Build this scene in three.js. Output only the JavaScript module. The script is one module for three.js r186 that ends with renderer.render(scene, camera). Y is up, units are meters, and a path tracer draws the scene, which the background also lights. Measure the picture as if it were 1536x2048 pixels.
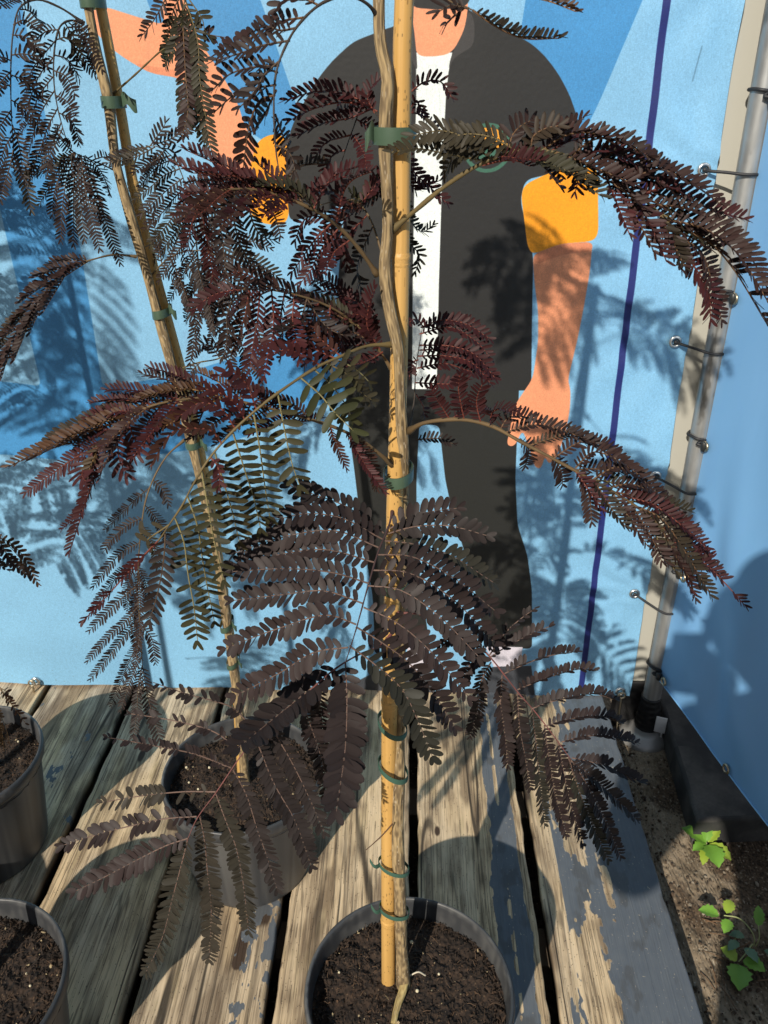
import * as THREE from 'three';
import { mergeGeometries, mergeVertices } from 'three/addons/utils/BufferGeometryUtils.js';
import { RoundedBoxGeometry } from 'three/addons/geometries/RoundedBoxGeometry.js';
import { MarchingCubes } from 'three/addons/objects/MarchingCubes.js';

// ------------------------------------------------------------------ camera, sky, sun, exposure
const scene = new THREE.Scene();
const camera = new THREE.PerspectiveCamera(63.648, 0.75, 0.03, 400);
camera.position.set(0, 1.27, 0);
camera.rotation.set(-0.48617, 0.0316, 0, 'YXZ');
camera.focus = 0.84; camera.userData.fStop = 24;

const renderer = new THREE.WebGLRenderer({ antialias: true });
renderer.toneMapping = THREE.LinearToneMapping;
renderer.toneMappingExposure = 1.0;
renderer.shadowMap.enabled = true;

const SUN = new THREE.Vector3(-0.3092, 0.5592, 0.7693);
{
  const W = 128, Hh = 64, d = new Float32Array(W * Hh * 4);
  for (let j = 0; j < Hh; j++) for (let i = 0; i < W; i++) {
    const el = Math.max(0, (j / (Hh - 1) - 0.5) * 2), k = Math.pow(1 - el, 2.6), o = (j * W + i) * 4;
    d[o] = 0.145 + 0.26 * k; d[o + 1] = 0.167 + 0.26 * k; d[o + 2] = 0.205 + 0.255 * k; d[o + 3] = 1;
  }
  const t = new THREE.DataTexture(d, W, Hh, THREE.RGBAFormat, THREE.FloatType);
  t.mapping = THREE.EquirectangularReflectionMapping; t.magFilter = t.minFilter = THREE.LinearFilter; t.needsUpdate = true;
  scene.background = t; scene.environment = t;
}
const sun = new THREE.DirectionalLight(new THREE.Color(1, 0.92, 0.80), 4.9);
sun.target.position.set(0, 0.5, -1); sun.position.copy(SUN).multiplyScalar(6).add(sun.target.position); scene.add(sun, sun.target);
sun.castShadow = true; sun.shadow.mapSize.set(4096, 4096); sun.shadow.camera.left = -3; sun.shadow.camera.right = 3; sun.shadow.camera.top = 3; sun.shadow.camera.bottom = -3; sun.shadow.camera.far = 20;

// ------------------------------------------------------------------ helpers
function rng(seed) { let s = seed >>> 0; return () => { s = (s + 0x6D2B79F5) | 0; let t = Math.imul(s ^ (s >>> 15), 1 | s); t = (t + Math.imul(t ^ (t >>> 7), 61 | t)) ^ t; return ((t ^ (t >>> 14)) >>> 0) / 4294967296; }; }
const hash = (x, y, s) => { let h = Math.imul(x | 0, 374761393) ^ Math.imul(y | 0, 668265263) ^ Math.imul(s | 0, 974634777); h = Math.imul(h ^ (h >>> 13), 1274126177); return ((h ^ (h >>> 16)) >>> 0) / 4294967296; };
function vn(x, y, s = 0) { const xi = Math.floor(x), yi = Math.floor(y); let u = x - xi, v = y - yi; u = u * u * (3 - 2 * u); v = v * v * (3 - 2 * v); const a = hash(xi, yi, s), b = hash(xi + 1, yi, s), c = hash(xi, yi + 1, s), d = hash(xi + 1, yi + 1, s); return a + (b - a) * u + (c - a) * v + (a - b - c + d) * u * v; }
const fbm = (x, y, s = 0, n = 4) => { let r = 0, a = 0.5, t = 0; for (let i = 0; i < n; i++) { r += a * vn(x, y, s + i * 17); t += a; a *= 0.5; x *= 2.03; y *= 2.03; } return r / t; };
const clamp = (x, a = 0, b = 1) => Math.min(b, Math.max(a, x)), sm = (a, b, x) => { const t = clamp((x - a) / (b - a)); return t * t * (3 - 2 * t); }, mix = (a, b, t) => a + (b - a) * t;
const mix3 = (a, b, t) => [mix(a[0], b[0], t), mix(a[1], b[1], t), mix(a[2], b[2], t)];
const toS = (c) => 255 * (c <= 0.0031308 ? c * 12.92 : 1.055 * Math.pow(c, 1 / 2.4) - 0.055);
const taken = {};
function numbered(n) { const k = taken[n] = (taken[n] ?? -1) + 1; return k ? n + '_' + String(k).padStart(3, '0') : n; }
function tag(o, label, category, group, kind) { if (label) o.userData.label = label; if (category) o.userData.category = category; if (group) o.userData.group = group; if (kind) o.userData.kind = kind; return o; }
function thing(name, label, category, pos = [0, 0, 0], group) { const g = new THREE.Group(); g.name = numbered(name); g.position.set(...pos); scene.add(g); return tag(g, label, category, group); }
function part(name, geo, mat, parent) { const m = new THREE.Mesh(geo, mat); m.name = name; m.castShadow = m.receiveShadow = true; parent.add(m); return m; }
function tex(w, h, fn, srgb = true) {      // fn(u, v, i, j) gives linear rgb, or one number for a height
  const d = new Uint8Array(w * h * 4);
  for (let j = 0; j < h; j++) for (let i = 0; i < w; i++) { const c = fn((i + 0.5) / w, (j + 0.5) / h, i, j), o = (j * w + i) * 4; if (srgb) { d[o] = toS(c[0]); d[o + 1] = toS(c[1]); d[o + 2] = toS(c[2]); } else d[o] = d[o + 1] = d[o + 2] = clamp(c) * 255; d[o + 3] = 255; }
  const t = new THREE.DataTexture(d, w, h); t.magFilter = THREE.LinearFilter; t.minFilter = THREE.LinearMipmapLinearFilter; t.generateMipmaps = true; t.wrapS = t.wrapT = THREE.RepeatWrapping; if (srgb) t.colorSpace = THREE.SRGBColorSpace; t.needsUpdate = true; return t;
}
const V = (x, y, z) => new THREE.Vector3(x, y, z);
const pts3 = (a) => { const r = []; for (let i = 0; i < a.length; i += 3) r.push(V(a[i] / 1000, a[i + 1] / 1000, a[i + 2] / 1000)); return r; };
const std = (r, g, b, rough = 0.8, o = {}) => new THREE.MeshStandardMaterial({ color: new THREE.Color().setRGB(r, g, b), roughness: rough, ...o });
// round tube of changing radius along points; uv.x round, uv.y metres along
function tube(points, radius, sides = 8, segs = 0, cap = true) {
  const c = new THREE.CatmullRomCurve3(points, false, 'centripetal'), n = segs || points.length * 3, L = c.getLength(), pos = [], uv = [], idx = [];
  const fr = c.computeFrenetFrames(n, false);
  for (let i = 0; i <= n; i++) { const t = i / n, p = c.getPointAt(t), r = typeof radius === 'function' ? radius(t) : radius; for (let k = 0; k <= sides; k++) { const a = k / sides * Math.PI * 2, q = p.clone().addScaledVector(fr.normals[i], Math.cos(a) * r).addScaledVector(fr.binormals[i], Math.sin(a) * r); pos.push(q.x, q.y, q.z); uv.push(k / sides, t * L); } }
  for (let i = 0; i < n; i++) for (let k = 0; k < sides; k++) { const a = i * (sides + 1) + k, b = a + sides + 1; idx.push(a, a + 1, b, b, a + 1, b + 1); }
  if (cap) for (const e of [0, n]) { const p = c.getPointAt(e / n), ci = pos.length / 3; pos.push(p.x, p.y, p.z); uv.push(0.5, e ? L : 0); for (let k = 0; k < sides; k++) { const a = e * (sides + 1) + k; if (e) idx.push(ci, a, a + 1); else idx.push(ci, a + 1, a); } }
  const g = new THREE.BufferGeometry(); g.setAttribute('position', new THREE.Float32BufferAttribute(pos, 3)); g.setAttribute('uv', new THREE.Float32BufferAttribute(uv, 2)); g.setIndex(idx); g.computeVertexNormals(); return g;
}
const at = (g, x, y, z) => g.translate(x, y, z);
const box = (w, h, d, x, y, z, r = 0.002) => at(new RoundedBoxGeometry(w, h, d, 2, r), x, y, z);

// ------------------------------------------------------------------ ground
{
  const soil = tex(1024, 1024, (u, v) => {
    const f = fbm(u * 8, v * 8, 3, 5), g = vn(u * 220, v * 220, 8), h = vn(u * 90, v * 90, 5), t = clamp(0.5 * f + 0.25 * g + 0.25 * h);
    let c = mix3([0.018, 0.012, 0.008], [0.13, 0.095, 0.062], sm(0.25, 0.85, t)); if (g > 0.9) c = mix3(c, [0.34, 0.29, 0.22], 0.7); return c;
  });
  const bump = tex(512, 512, (u, v) => 0.5 * vn(u * 60, v * 60, 5) + 0.5 * vn(u * 150, v * 150, 9), false);
  const g = new THREE.PlaneGeometry(80, 80); g.rotateX(-Math.PI / 2); const uv = g.attributes.uv; for (let i = 0; i < uv.count; i++) uv.setXY(i, uv.getX(i) * 80, uv.getY(i) * 80);
  const m = new THREE.Mesh(g, new THREE.MeshStandardMaterial({ map: soil, bumpMap: bump, bumpScale: 0.006, roughness: 1 })); m.name = 'ground'; m.position.y = -0.1; m.receiveShadow = true; m.userData.kind = 'structure'; scene.add(m);
  // sandy slab beside the deck, soil washed over it
  const slab = tex(512, 1024, (u, v) => {
    const n = fbm(u * 5, v * 14, 31, 5), e = fbm(u * 14, v * 40, 41, 4), gr = vn(u * 160, v * 460, 7), cover = sm(0.42, 0.58, n * 0.5 + e * 0.25 + (u - 0.28) * 0.75 + 0.17);
    let c = mix3([0.21, 0.16, 0.105], [0.31, 0.245, 0.17], fbm(u * 20, v * 60, 2, 3)); c = mix3(c, [0.13, 0.098, 0.062], sm(0.6, 0.75, fbm(u * 9, v * 26, 77, 4)) * 0.8);
    c = mix3(c, mix3([0.03, 0.02, 0.012], [0.15, 0.10, 0.06], gr), cover); if (gr > 0.9) c = mix3(c, [0.5, 0.45, 0.36], 0.6); else if (gr < 0.16) c = mix3(c, [0.02, 0.014, 0.01], 0.6); return c;
  });
  const sg = new THREE.PlaneGeometry(0.44, 1.3, 24, 70); sg.rotateX(-Math.PI / 2);
  const p = sg.attributes.position; for (let i = 0; i < p.count; i++) { const x = p.getX(i), z = p.getZ(i); p.setY(i, 0.014 * fbm(x * 9 + 3, z * 9, 12) * (1 - sm(0.16, 0.22, Math.abs(x)))); } sg.computeVertexNormals();
  const s = new THREE.Mesh(sg, new THREE.MeshStandardMaterial({ map: slab, bumpMap: bump, bumpScale: 0.007, roughness: 0.95 })); s.name = 'sandy_path'; s.position.set(0.68, -0.094, -1.0); s.receiveShadow = true; s.userData.kind = 'structure'; scene.add(s);
  // the sunlit paved yard on which the picture is taken
  const yard = tex(512, 512, (u, v) => mix3([0.30, 0.255, 0.195], [0.44, 0.385, 0.31], 0.6 * fbm(u * 12, v * 12, 51, 5) + 0.4 * vn(u * 130, v * 130, 52)));
  const yg = new THREE.PlaneGeometry(14, 9); yg.rotateX(-Math.PI / 2); const yu = yg.attributes.uv; for (let i = 0; i < yu.count; i++) yu.setXY(i, yu.getX(i) * 14, yu.getY(i) * 9);
  const ym = new THREE.Mesh(yg, new THREE.MeshStandardMaterial({ map: yard, bumpMap: bump, bumpScale: 0.003, roughness: 0.95 })); ym.name = 'paved_yard'; ym.position.set(-1, -0.096, 4.2); ym.receiveShadow = true; ym.userData.kind = 'structure'; scene.add(ym);
  // grit lying on it
  const r = rng(5), ig = new THREE.IcosahedronGeometry(1, 0), n = 9000, im = new THREE.InstancedMesh(ig, std(1, 1, 1, 0.95), n), M = new THREE.Matrix4(), Q = new THREE.Quaternion(), E = new THREE.Euler(), C = new THREE.Color();
  for (let i = 0; i < n; i++) { const k = r(), size = 0.0005 + 0.0026 * k * k * k * k, x = 0.47 + r() * 0.42, z = -0.42 - r() * 1.1; E.set(r() * 6, r() * 6, r() * 6); M.compose(V(x, -0.089 + r() * 0.006, z), Q.setFromEuler(E), V(size * (1 + r()), size, size * (1 + r() * 0.6))); im.setMatrixAt(i, M); const t = r(); C.setRGB(...(t < 0.6 ? [0.05 + 0.05 * t, 0.035 + 0.03 * t, 0.022 + 0.02 * t] : mix3([0.12, 0.09, 0.06], [0.42, 0.37, 0.29], r() * r()))); im.setColorAt(i, C); }
  im.name = 'grit'; tag(im, 'loose grit and crumbs of soil on the sandy path', 'grit', null, 'stuff'); im.castShadow = true; scene.add(im);
}

// ------------------------------------------------------------------ deck of weathered boards
const Z0 = -1.56, ZL = 1.22;
{
  const deck = new THREE.Group(); deck.name = 'deck'; deck.userData.kind = 'structure'; scene.add(deck);
  const paintAt = [   // painted share of a board by place across it (u) and distance (d); the rest is bare wood
    (u, d, n, e) => { const edge = sm(0.02, 0.1, u + (n - 0.5) * 0.12) ; const strip = sm(0.17, 0.0, Math.abs(u - 0.30 - (n - 0.5) * 0.36) - 0.04) * sm(0.30, 0.5, vn(3.3, d * 7, 91) * 0.45 + n * 0.55); const s2 = sm(0.1, 0.0, Math.abs(u - 0.12)) * sm(0.36, 0.52, vn(8.1, d * 5, 44) * 0.6 + n * 0.4); const s3 = sm(0.08, 0, Math.abs(u - 0.52 - (n - 0.5) * 0.2)) * sm(0.52, 0.66, vn(1.1, d * 6, 17) * 0.6 + n * 0.4); return edge - 0.95 * Math.max(strip, s2, s3 * 0.9); },
    (u, d, n, e) => sm(0.64, 0.70, u + (n - 0.5) * 0.22) * sm(0.97, 0.90, u + (n - 0.5) * 0.12) - 0.7 * sm(0.05, 0, Math.abs(u - 0.79)) * sm(0.5, 0.6, n) ,
    (u, d, n, e) => sm(0.10, 0.03, Math.abs(u - 0.84 - (n - 0.5) * 0.3)) * sm(0.46, 0.56, vn(2, d * 5, 23) * 0.5 + n * 0.5) * 0.9,
    (u, d, n, e) => sm(0.62, 0.7, n) * sm(0.5, 0.8, u) * 0.9, null, (u, d, n) => sm(0.72, 0.78, n) * 0.9];
  const edges = [[0.247, 0.46], [0.030, 0.229], [-0.194, 0.012], [-0.412, -0.209], [-0.626, -0.427], [-0.833, -0.642], [-1.045, -0.848], [-1.262, -1.06], [-1.478, -1.277], [-1.69, -1.493]];
  edges.forEach(([x0, x1], k) => {
    const seed = 100 + k * 31, w = x1 - x0, grey = [0.25, 0.3, 0.25, 0.42, 0.5, 0.7, 0.6, 0.5, 0.5, 0.5][k], big = k < 7;
    const field = (u, v) => {
      const d = v * ZL, wp = (fbm(u * 2.2, d * 2.4, seed) - 0.5) * 0.5, q = u + wp * 0.12;
      const g1 = vn(q * 17, d * 2.2, seed + 1), g2 = vn(q * 62, d * 6, seed + 2), g3 = vn(q * 170, d * 30, seed + 3), cr = 1 - Math.abs(2 * vn(q * 9, d * 1.1, seed + 4) - 1), crack = sm(0.93, 0.985, cr) * sm(0.35, 0.6, vn(u * 3, d * 4, seed + 5)), cr2 = sm(0.88, 0.97, 1 - Math.abs(2 * vn(q * 26, d * 2.4, seed + 6) - 1)) * 0.55;
      const n = fbm(u * 5, d * 9, seed + 7, 5), fine = fbm(u * 26, d * 60, seed + 8, 3);
      let paint = paintAt[k] ? paintAt[k](u, d, n * 0.75 + fine * 0.25, fine) : 0; paint = sm(0.47, 0.53, paint + (fine - 0.5) * 0.12);
      return { d, g1, g2, g3, crack: Math.max(crack, cr2), n, fine, paint };
    };
    const W = big ? 384 : 96, Hh = big ? 1536 : 512;
    const map = tex(W, Hh, (u, v) => {
      const f = field(u, v), t = 0.24 * f.g1 + 0.18 * f.g2 + 0.2 * f.g3 + 0.38 * fbm(u * 12, f.d * 22, seed + 30, 5);
      let c = mix3([0.19, 0.13, 0.073], [0.68, 0.515, 0.315], sm(0.2, 0.7, t));
      c = mix3(c, mix3([0.19, 0.155, 0.118], [0.62, 0.53, 0.41], sm(0.2, 0.75, t)), grey * sm(0.35, 0.65, fbm(u * 3, f.d * 5, seed + 9)));
      c = mix3(c, [0.10, 0.065, 0.04], 0.65 * sm(0.56, 0.72, fbm(u * 4 + 5, f.d * 6, seed + 10)));
      c = mix3(c, [0.17, 0.14, 0.045], 0.38 * sm(0.6, 0.74, fbm(u * 7, f.d * 9, seed + 11)) * f.g2);
      c = mix3(c, [0.022, 0.016, 0.011], f.crack * 0.9); if (vn(u * 150, f.d * 18, seed + 21) > 0.84) c = mix3(c, [0.06, 0.04, 0.024], 0.6); if (hash(u * 190, f.d * 700, seed) > 0.992) c = mix3(c, [0.03, 0.02, 0.012], 0.8);
      const knot = vn(u * 5.5, f.d * 11, seed + 12); if (knot > 0.93) c = mix3(c, [0.05, 0.03, 0.018], sm(0.93, 0.96, knot));
      if (f.paint > 0) { let p = mix3([0.082, 0.097, 0.118], [0.125, 0.14, 0.155], f.fine * 0.6 + f.g3 * 0.4); p = mix3(p, [0.06, 0.058, 0.055], 0.5 * sm(0.58, 0.75, fbm(u * 9, f.d * 22, seed + 13))); const sp = vn(u * 70, f.d * 330, seed + 14); if (sp > 0.955) p = mix3(p, [0.42, 0.36, 0.27], 0.8); c = mix3(c, p, f.paint); const rim = f.paint > 0.05 && f.paint < 0.6 ? 0.35 : 0; c = mix3(c, [0.42, 0.38, 0.3], rim); }
      return c;
    });
    const bmp = tex(W, Hh, (u, v) => { const f = field(u, v); return clamp(0.25 + (0.30 * f.g2 + 0.2 * f.g3) * (1 - 0.8 * f.paint) + 0.2 * f.paint - 0.3 * f.crack * (1 - 0.6 * f.paint)); }, false);
    const mat = new THREE.MeshStandardMaterial({ map, bumpMap: bmp, bumpScale: 0.0032, roughness: k < 1 ? 0.6 : 0.85 });
    // board with slightly uneven, rounded edges
    const th = 0.032, N = 46, sec = [[0, -th], [0, -0.004], [0.0012, -0.0012], [0.004, 0], [0.25, 0.0006], [0.5, -0.0004], [0.75, 0.0006], [w - 0.004, 0], [w - 0.0012, -0.0012], [w, -0.004], [w, -th]], pos = [], uv = [], idx = [];
    for (let i = 0; i <= N; i++) { const t = i / N, z = Z0 + t * ZL; sec.forEach(([x, y], j) => { let xx = j > 3 && j < 7 ? x * w : x; if (j < 4) xx += (vn(t * 40, k, 61) - 0.5) * 0.004; if (j > 6) xx += (vn(t * 40, k, 67) - 0.5) * 0.004; const yy = y + (vn(t * 20, j, 71 + k) - 0.5) * 0.0016; pos.push(x0 + xx, yy, z); uv.push(clamp(xx / w, 0.01, 0.99), t); }); }
    const m = sec.length; for (let i = 0; i < N; i++) for (let j = 0; j < m; j++) { const a = i * m + j, b = i * m + (j + 1) % m, c = a + m, e = b + m; idx.push(a, c, b, b, c, e); }
    for (const i of [0, N]) for (let j = 1; j < m - 1; j++) i ? idx.push(N * m, N * m + j + 1, N * m + j) : idx.push(0, j, j + 1);
    const g = new THREE.BufferGeometry(); g.setAttribute('position', new THREE.Float32BufferAttribute(pos, 3)); g.setAttribute('uv', new THREE.Float32BufferAttribute(uv, 2)); g.setIndex(idx);
    const flip = g.index.array; for (let i = 0; i < flip.length; i += 3) { const s = flip[i]; flip[i] = flip[i + 1]; flip[i + 1] = s; }
    g.computeVertexNormals(); part('plank', g, mat, deck);
  });
  const bm = std(0.10, 0.075, 0.05, 0.95);
  for (const z of [-1.49, -1.21, -0.9, -0.5]) part('beam', box(2.14, 0.066, 0.07, -0.62, -0.0675, z, 0.003), bm, deck);
}

// ------------------------------------------------------------------ printed banner
const PRINT = [["m",0,-731,1235,-719,1063,-710,740,-750,745,-865,756,-910,571,-822,596,-652,579,-486,601,-363,624,-251,666,-93,750,-91,920,-202,864,-318,804,-397,779,-466,760,-590,740,-588,1004,-604,1136,-614,1257,-617,1375,-618,1453,-679,1453],["m",0,-431,1414,-403,1328,-329,1271,-278,1191,-222,1160,-186,1213,-240,1375,-257,1414],["m",0,175,1412,164,1306,141,1236,231,1138,283,1190,302,1236,350,1373,363,1412],["s",1,-519,1356,-489,1367,-424,1349,-394,1341,-396,1368,-387,1391,-360,1388,-353,1348,-333,1307,-309,1271,-288,1232,-279,1198,-260,1160,-223,1137,-252,1081,-302,1113,-326,1127,-345,1179,-358,1232,-378,1267,-426,1274,-455,1289,-480,1305,-510,1335],["k",1,-455,1289,-425,1284,-377,1277,-364,1250,-353,1198,-326,1127,-345,1179,-358,1232,-378,1267,-426,1274],["o",1,-276,1129,-261,1172,-237,1185,-211,1182,-207,1121,-214,1049,-229,1039,-264,1043,-282,1061],["t",0,-123,759,-114,636,-107,571,-94,432,-72,270,-68,128,56,131,27,344,20,443,18,551,21,670,60,670,76,552,96,466,137,339,163,226,184,134,284,137,271,292,254,380,228,451,216,554,208,763],["v",0,-11,1354,-30,1339,-46,1335,-96,1318,-131,1291,-157,1263,-179,1231,-198,1201,-208,1175,-215,1126,-212,1046,-150,1060,-114,1080,-130,946,-122,729,12,737,59,737,232,743,221,895,215,990,185,1083,191,1115,287,1138,271,1203,254,1240,233,1271,208,1298,182,1317,134,1336,120,1340,86,1361,39,1374,1,1367],["w",0,0,1303,61,1303,56,1275,53,1236,51,1138,51,948,53,743,6,743,4,947,4,1138,5,1235,4,1278],["s",0,-5,1413,81,1413,83,1361,79,1334,61,1302,34,1297,4,1298,-2,1334],["v",0,-23,1426,98,1425,83,1365,40,1361,-5,1364],["c",0,83,1362,94,1347,95,1312,77,1303,62,1294,56,1277,58,1296,79,1334],["c",0,-2,1347,-13,1341,-11,1306,-3,1293,6,1275,5,1296],["o",0,186,1091,191,1108,232,1127,272,1136,306,1135,312,1123,324,1028,316,1016,260,1011,214,993,204,1005],["s",0,214,993,260,1011,316,1015,317,962,314,908,308,836,299,764,306,745,309,705,306,663,297,620,285,594,278,592,270,607,267,588,262,579,251,585,240,620,222,662,209,626,193,629,199,672,198,690,205,716,233,767,237,835,232,894,220,949],["k",0,214,993,260,1011,316,1015,317,999,270,994,219,975],["e",0,181,138,263,140,262,76,205,74],["e",0,5,134,45,135,56,63,3,62],["f",0,199,81,286,90,302,4,176,-3],["f",0,-126,19,-80,52,23,70,60,63,74,-5,-139,-11],["l",0,381,1373,393,1373,392,1424,381,1424],["l",0,381,1373,393,1373,412,24,399,24]];
const BX0 = -1.35, BX1 = 0.55, BY0 = -0.02, BY1 = 1.78;
const INK = { p: 'rgb(125,177,212)', m: 'rgb(62,135,190)', v: 'rgb(32,32,32)', t: 'rgb(33,34,32)', w: 'rgb(222,229,227)', s: 'rgb(226,148,108)', k: 'rgb(210,131,95)', o: 'rgb(234,150,22)', c: 'rgb(56,54,54)', l: 'rgb(27,38,103)', f: 'rgb(62,65,71)', e: 'rgb(200,195,206)', g: 'rgb(56,100,83)' };
{
  const S = 2048, cv = document.createElement('canvas'); cv.width = cv.height = S; const x = cv.getContext('2d');
  const X = (mm) => (mm / 1000 - BX0) / (BX1 - BX0) * S, Y = (mm) => S - (mm / 1000 - BY0) / (BY1 - BY0) * S;
  x.fillStyle = INK.p; x.fillRect(0, 0, S, S);
  const draw = (s) => {
    x.fillStyle = INK[s[0]]; x.beginPath(); const p = []; for (let i = 2; i < s.length; i += 2) p.push([X(s[i]), Y(s[i + 1])]);
    const n = p.length, round = 'svoktmc'.includes(s[0]);
    if (round) { const mid = (a, b) => [(a[0] + b[0]) / 2, (a[1] + b[1]) / 2], cut = (a, b) => { const L = Math.hypot(b[0] - a[0], b[1] - a[1]), f = Math.min(0.5, 15 / L); return [a[0] + (b[0] - a[0]) * f, a[1] + (b[1] - a[1]) * f]; };
      for (let i = 0; i < n; i++) { const a = p[i], b = p[(i + 1) % n], q = p[(i + n - 1) % n], i0 = cut(a, q), i1 = cut(a, b); i ? x.lineTo(...i0) : x.moveTo(...i0); x.quadraticCurveTo(a[0], a[1], i1[0], i1[1]); } }
    else p.forEach((a, i) => i ? x.lineTo(...a) : x.moveTo(...a));
    x.closePath(); x.fill();
  };
  PRINT.forEach(draw);
  // round emblem on the chest: green ring, orange sun over a green leaf
  const k = S / (BX1 - BX0) / 1000, cx = X(125), cy = Y(1164);
  x.strokeStyle = INK.g; x.lineWidth = 6.5 * k; x.beginPath(); x.arc(cx, cy, 37 * k, 0, 7); x.stroke();
  x.fillStyle = 'rgb(234,158,46)'; x.beginPath(); x.arc(cx, cy, 33 * k, Math.PI * 1.12, Math.PI * 1.95); x.quadraticCurveTo(cx + 10 * k, cy + 4 * k, cx + 6 * k, cy + 6 * k); x.quadraticCurveTo(cx - 4 * k, cy - 16 * k, cx - 28 * k, cy - 12 * k); x.fill();
  x.fillStyle = INK.g; x.beginPath(); x.moveTo(cx - 18 * k, cy + 18 * k); x.quadraticCurveTo(cx - 8 * k, cy - 14 * k, cx + 12 * k, cy - 6 * k); x.quadraticCurveTo(cx + 18 * k, cy + 14 * k, cx + 4 * k, cy + 20 * k); x.closePath(); x.fill();
  // scuff, dirt splashes near the hem
  const r = rng(19); x.strokeStyle = 'rgba(60,90,110,0.45)'; x.lineWidth = 2.4; x.beginPath(); x.moveTo(X(452), Y(1312)); x.quadraticCurveTo(X(449), Y(1290), X(446), Y(1262)); x.stroke();
  for (let i = 0; i < 420; i++) { const h = r() * r() * r(); x.fillStyle = 'rgba(80,72,60,' + (0.1 + 0.3 * r()) + ')'; x.beginPath(); x.ellipse(X(-1300 + r() * 1830), Y(15 + h * 700), 0.6 + 1.6 * r() * r(), 0.6 + 2.2 * r() * r(), 0, 0, 7); x.fill(); }
  for (let i = 0; i < 60; i++) { const a = r() * 0.05 + 0.015; x.strokeStyle = 'rgba(70,80,90,' + a + ')'; x.lineWidth = 2 + r() * 9; const xx = X(-1300 + r() * 1830), yy = Y(30 + r() * 1600); x.beginPath(); x.moveTo(xx, yy); x.quadraticCurveTo(xx + r() * 20, yy + 60 * r(), xx + (r() - 0.5) * 20, yy + 40 + 150 * r()); x.stroke(); }
  const img = x.getImageData(0, 0, S, S), px = img.data; for (let j = 0; j < S; j++) for (let i = 0; i < S; i++) { const o = (j * S + i) * 4, w = 1 + 0.10 * (hash(i >> 1, j, 5) - 0.5) + 0.07 * (hash(i, j >> 2, 6) - 0.5) + 0.05 * (vn(i * 0.012, j * 0.012, 8) - 0.5), a = 3 * (hash(i, j, 7) - 0.5); px[o] = clamp(px[o] * w + a, 0, 255); px[o + 1] = clamp(px[o + 1] * w + a, 0, 255); px[o + 2] = clamp(px[o + 2] * w + a, 0, 255); } x.putImageData(img, 0, 0);
  const map = new THREE.CanvasTexture(cv); map.colorSpace = THREE.SRGBColorSpace; map.anisotropy = 8;
  const weave = tex(256, 256, (u, v, i, j) => 0.5 + 0.25 * ((i + j) % 2 ? 1 : -1) * 0.6 + 0.25 * (vn(u * 60, v * 60, 3) - 0.5), false); 
  const b = thing('printed_banner', 'pale blue banner printed with a figure in a dark vest and orange cuffs', 'banner');
  const nx = 150, ny = 140, pos = [], uv = [], uv2 = [], idx = [], left = -2.3;
  for (let j = 0; j <= ny; j++) for (let i = 0; i <= nx; i++) {
    const t = j / ny, y = 0.006 + t * 1.77, re = 0.519 - 0.0145 * (y / 1.37), xx = left + (re - left) * i / nx, e = re - xx;
    let z = -1.5 + 0.006 * (fbm(xx * 2.5, y * 1.8, 4) - 0.5) + 0.003 * (fbm(xx * 9, y * 5, 9) - 0.5) + 0.0035 * Math.exp(-e / 0.05) * Math.sin(y * 23) + 0.003 * Math.exp(-y / 0.12) * Math.sin(xx * 22 + 1);
    z += 0.0016 * Math.sin((xx * 0.8 + y) * 26) * sm(0.32, 0.5, xx);
    for (const ey of [0.29, 0.568, 0.84, 1.132, 1.42]) { const dx = 0.487 - xx, dy = y - ey, q = Math.hypot(dx, dy); if (q < 0.24) z += 0.0032 * Math.sin(Math.atan2(dy, dx) * 9) * sm(0.005, 0.03, q) * sm(0.24, 0.03, q); }
    pos.push(xx, y, z); uv.push(clamp((xx - BX0) / (BX1 - BX0), 0.002, 0.998), (y - BY0) / (BY1 - BY0));
  }
  for (let j = 0; j < ny; j++) for (let i = 0; i < nx; i++) { const a = j * (nx + 1) + i, c = a + nx + 1; idx.push(a, a + 1, c, c, a + 1, c + 1); }
  const g = new THREE.BufferGeometry(); g.setAttribute('position', new THREE.Float32BufferAttribute(pos, 3)); g.setAttribute('uv', new THREE.Float32BufferAttribute(uv, 2)); g.setIndex(idx); g.computeVertexNormals();
  const wv = weave.clone(); wv.repeat.set(6, 6); wv.needsUpdate = true;
  part('sheet', g, new THREE.MeshStandardMaterial({ map, bumpMap: wv, bumpScale: 0.0004, roughness: 0.58 }), b);
  // metal eyelets
  const em = std(0.72, 0.72, 0.70, 0.28, { metalness: 1 }), eg = new THREE.LatheGeometry([[0.0045, -0.002], [0.0048, 0.0012], [0.007, 0.003], [0.0098, 0.0018], [0.0105, -0.001]].map((p) => new THREE.Vector2(...p)), 24); eg.rotateX(Math.PI / 2);
  const hole = new THREE.CircleGeometry(0.0046, 16);
  for (const [ex, ey] of [[0.4852, 1.1322], [0.4854, 0.8405], [0.4909, 0.5683], [0.4888, 0.2908], [0.4937, 0.0235], [-0.863, 0.018]]) { const o = part('eyelet', eg, em, b); o.position.set(ex, ey, -1.4945); o.scale.setScalar(1.12); }
}
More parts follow.
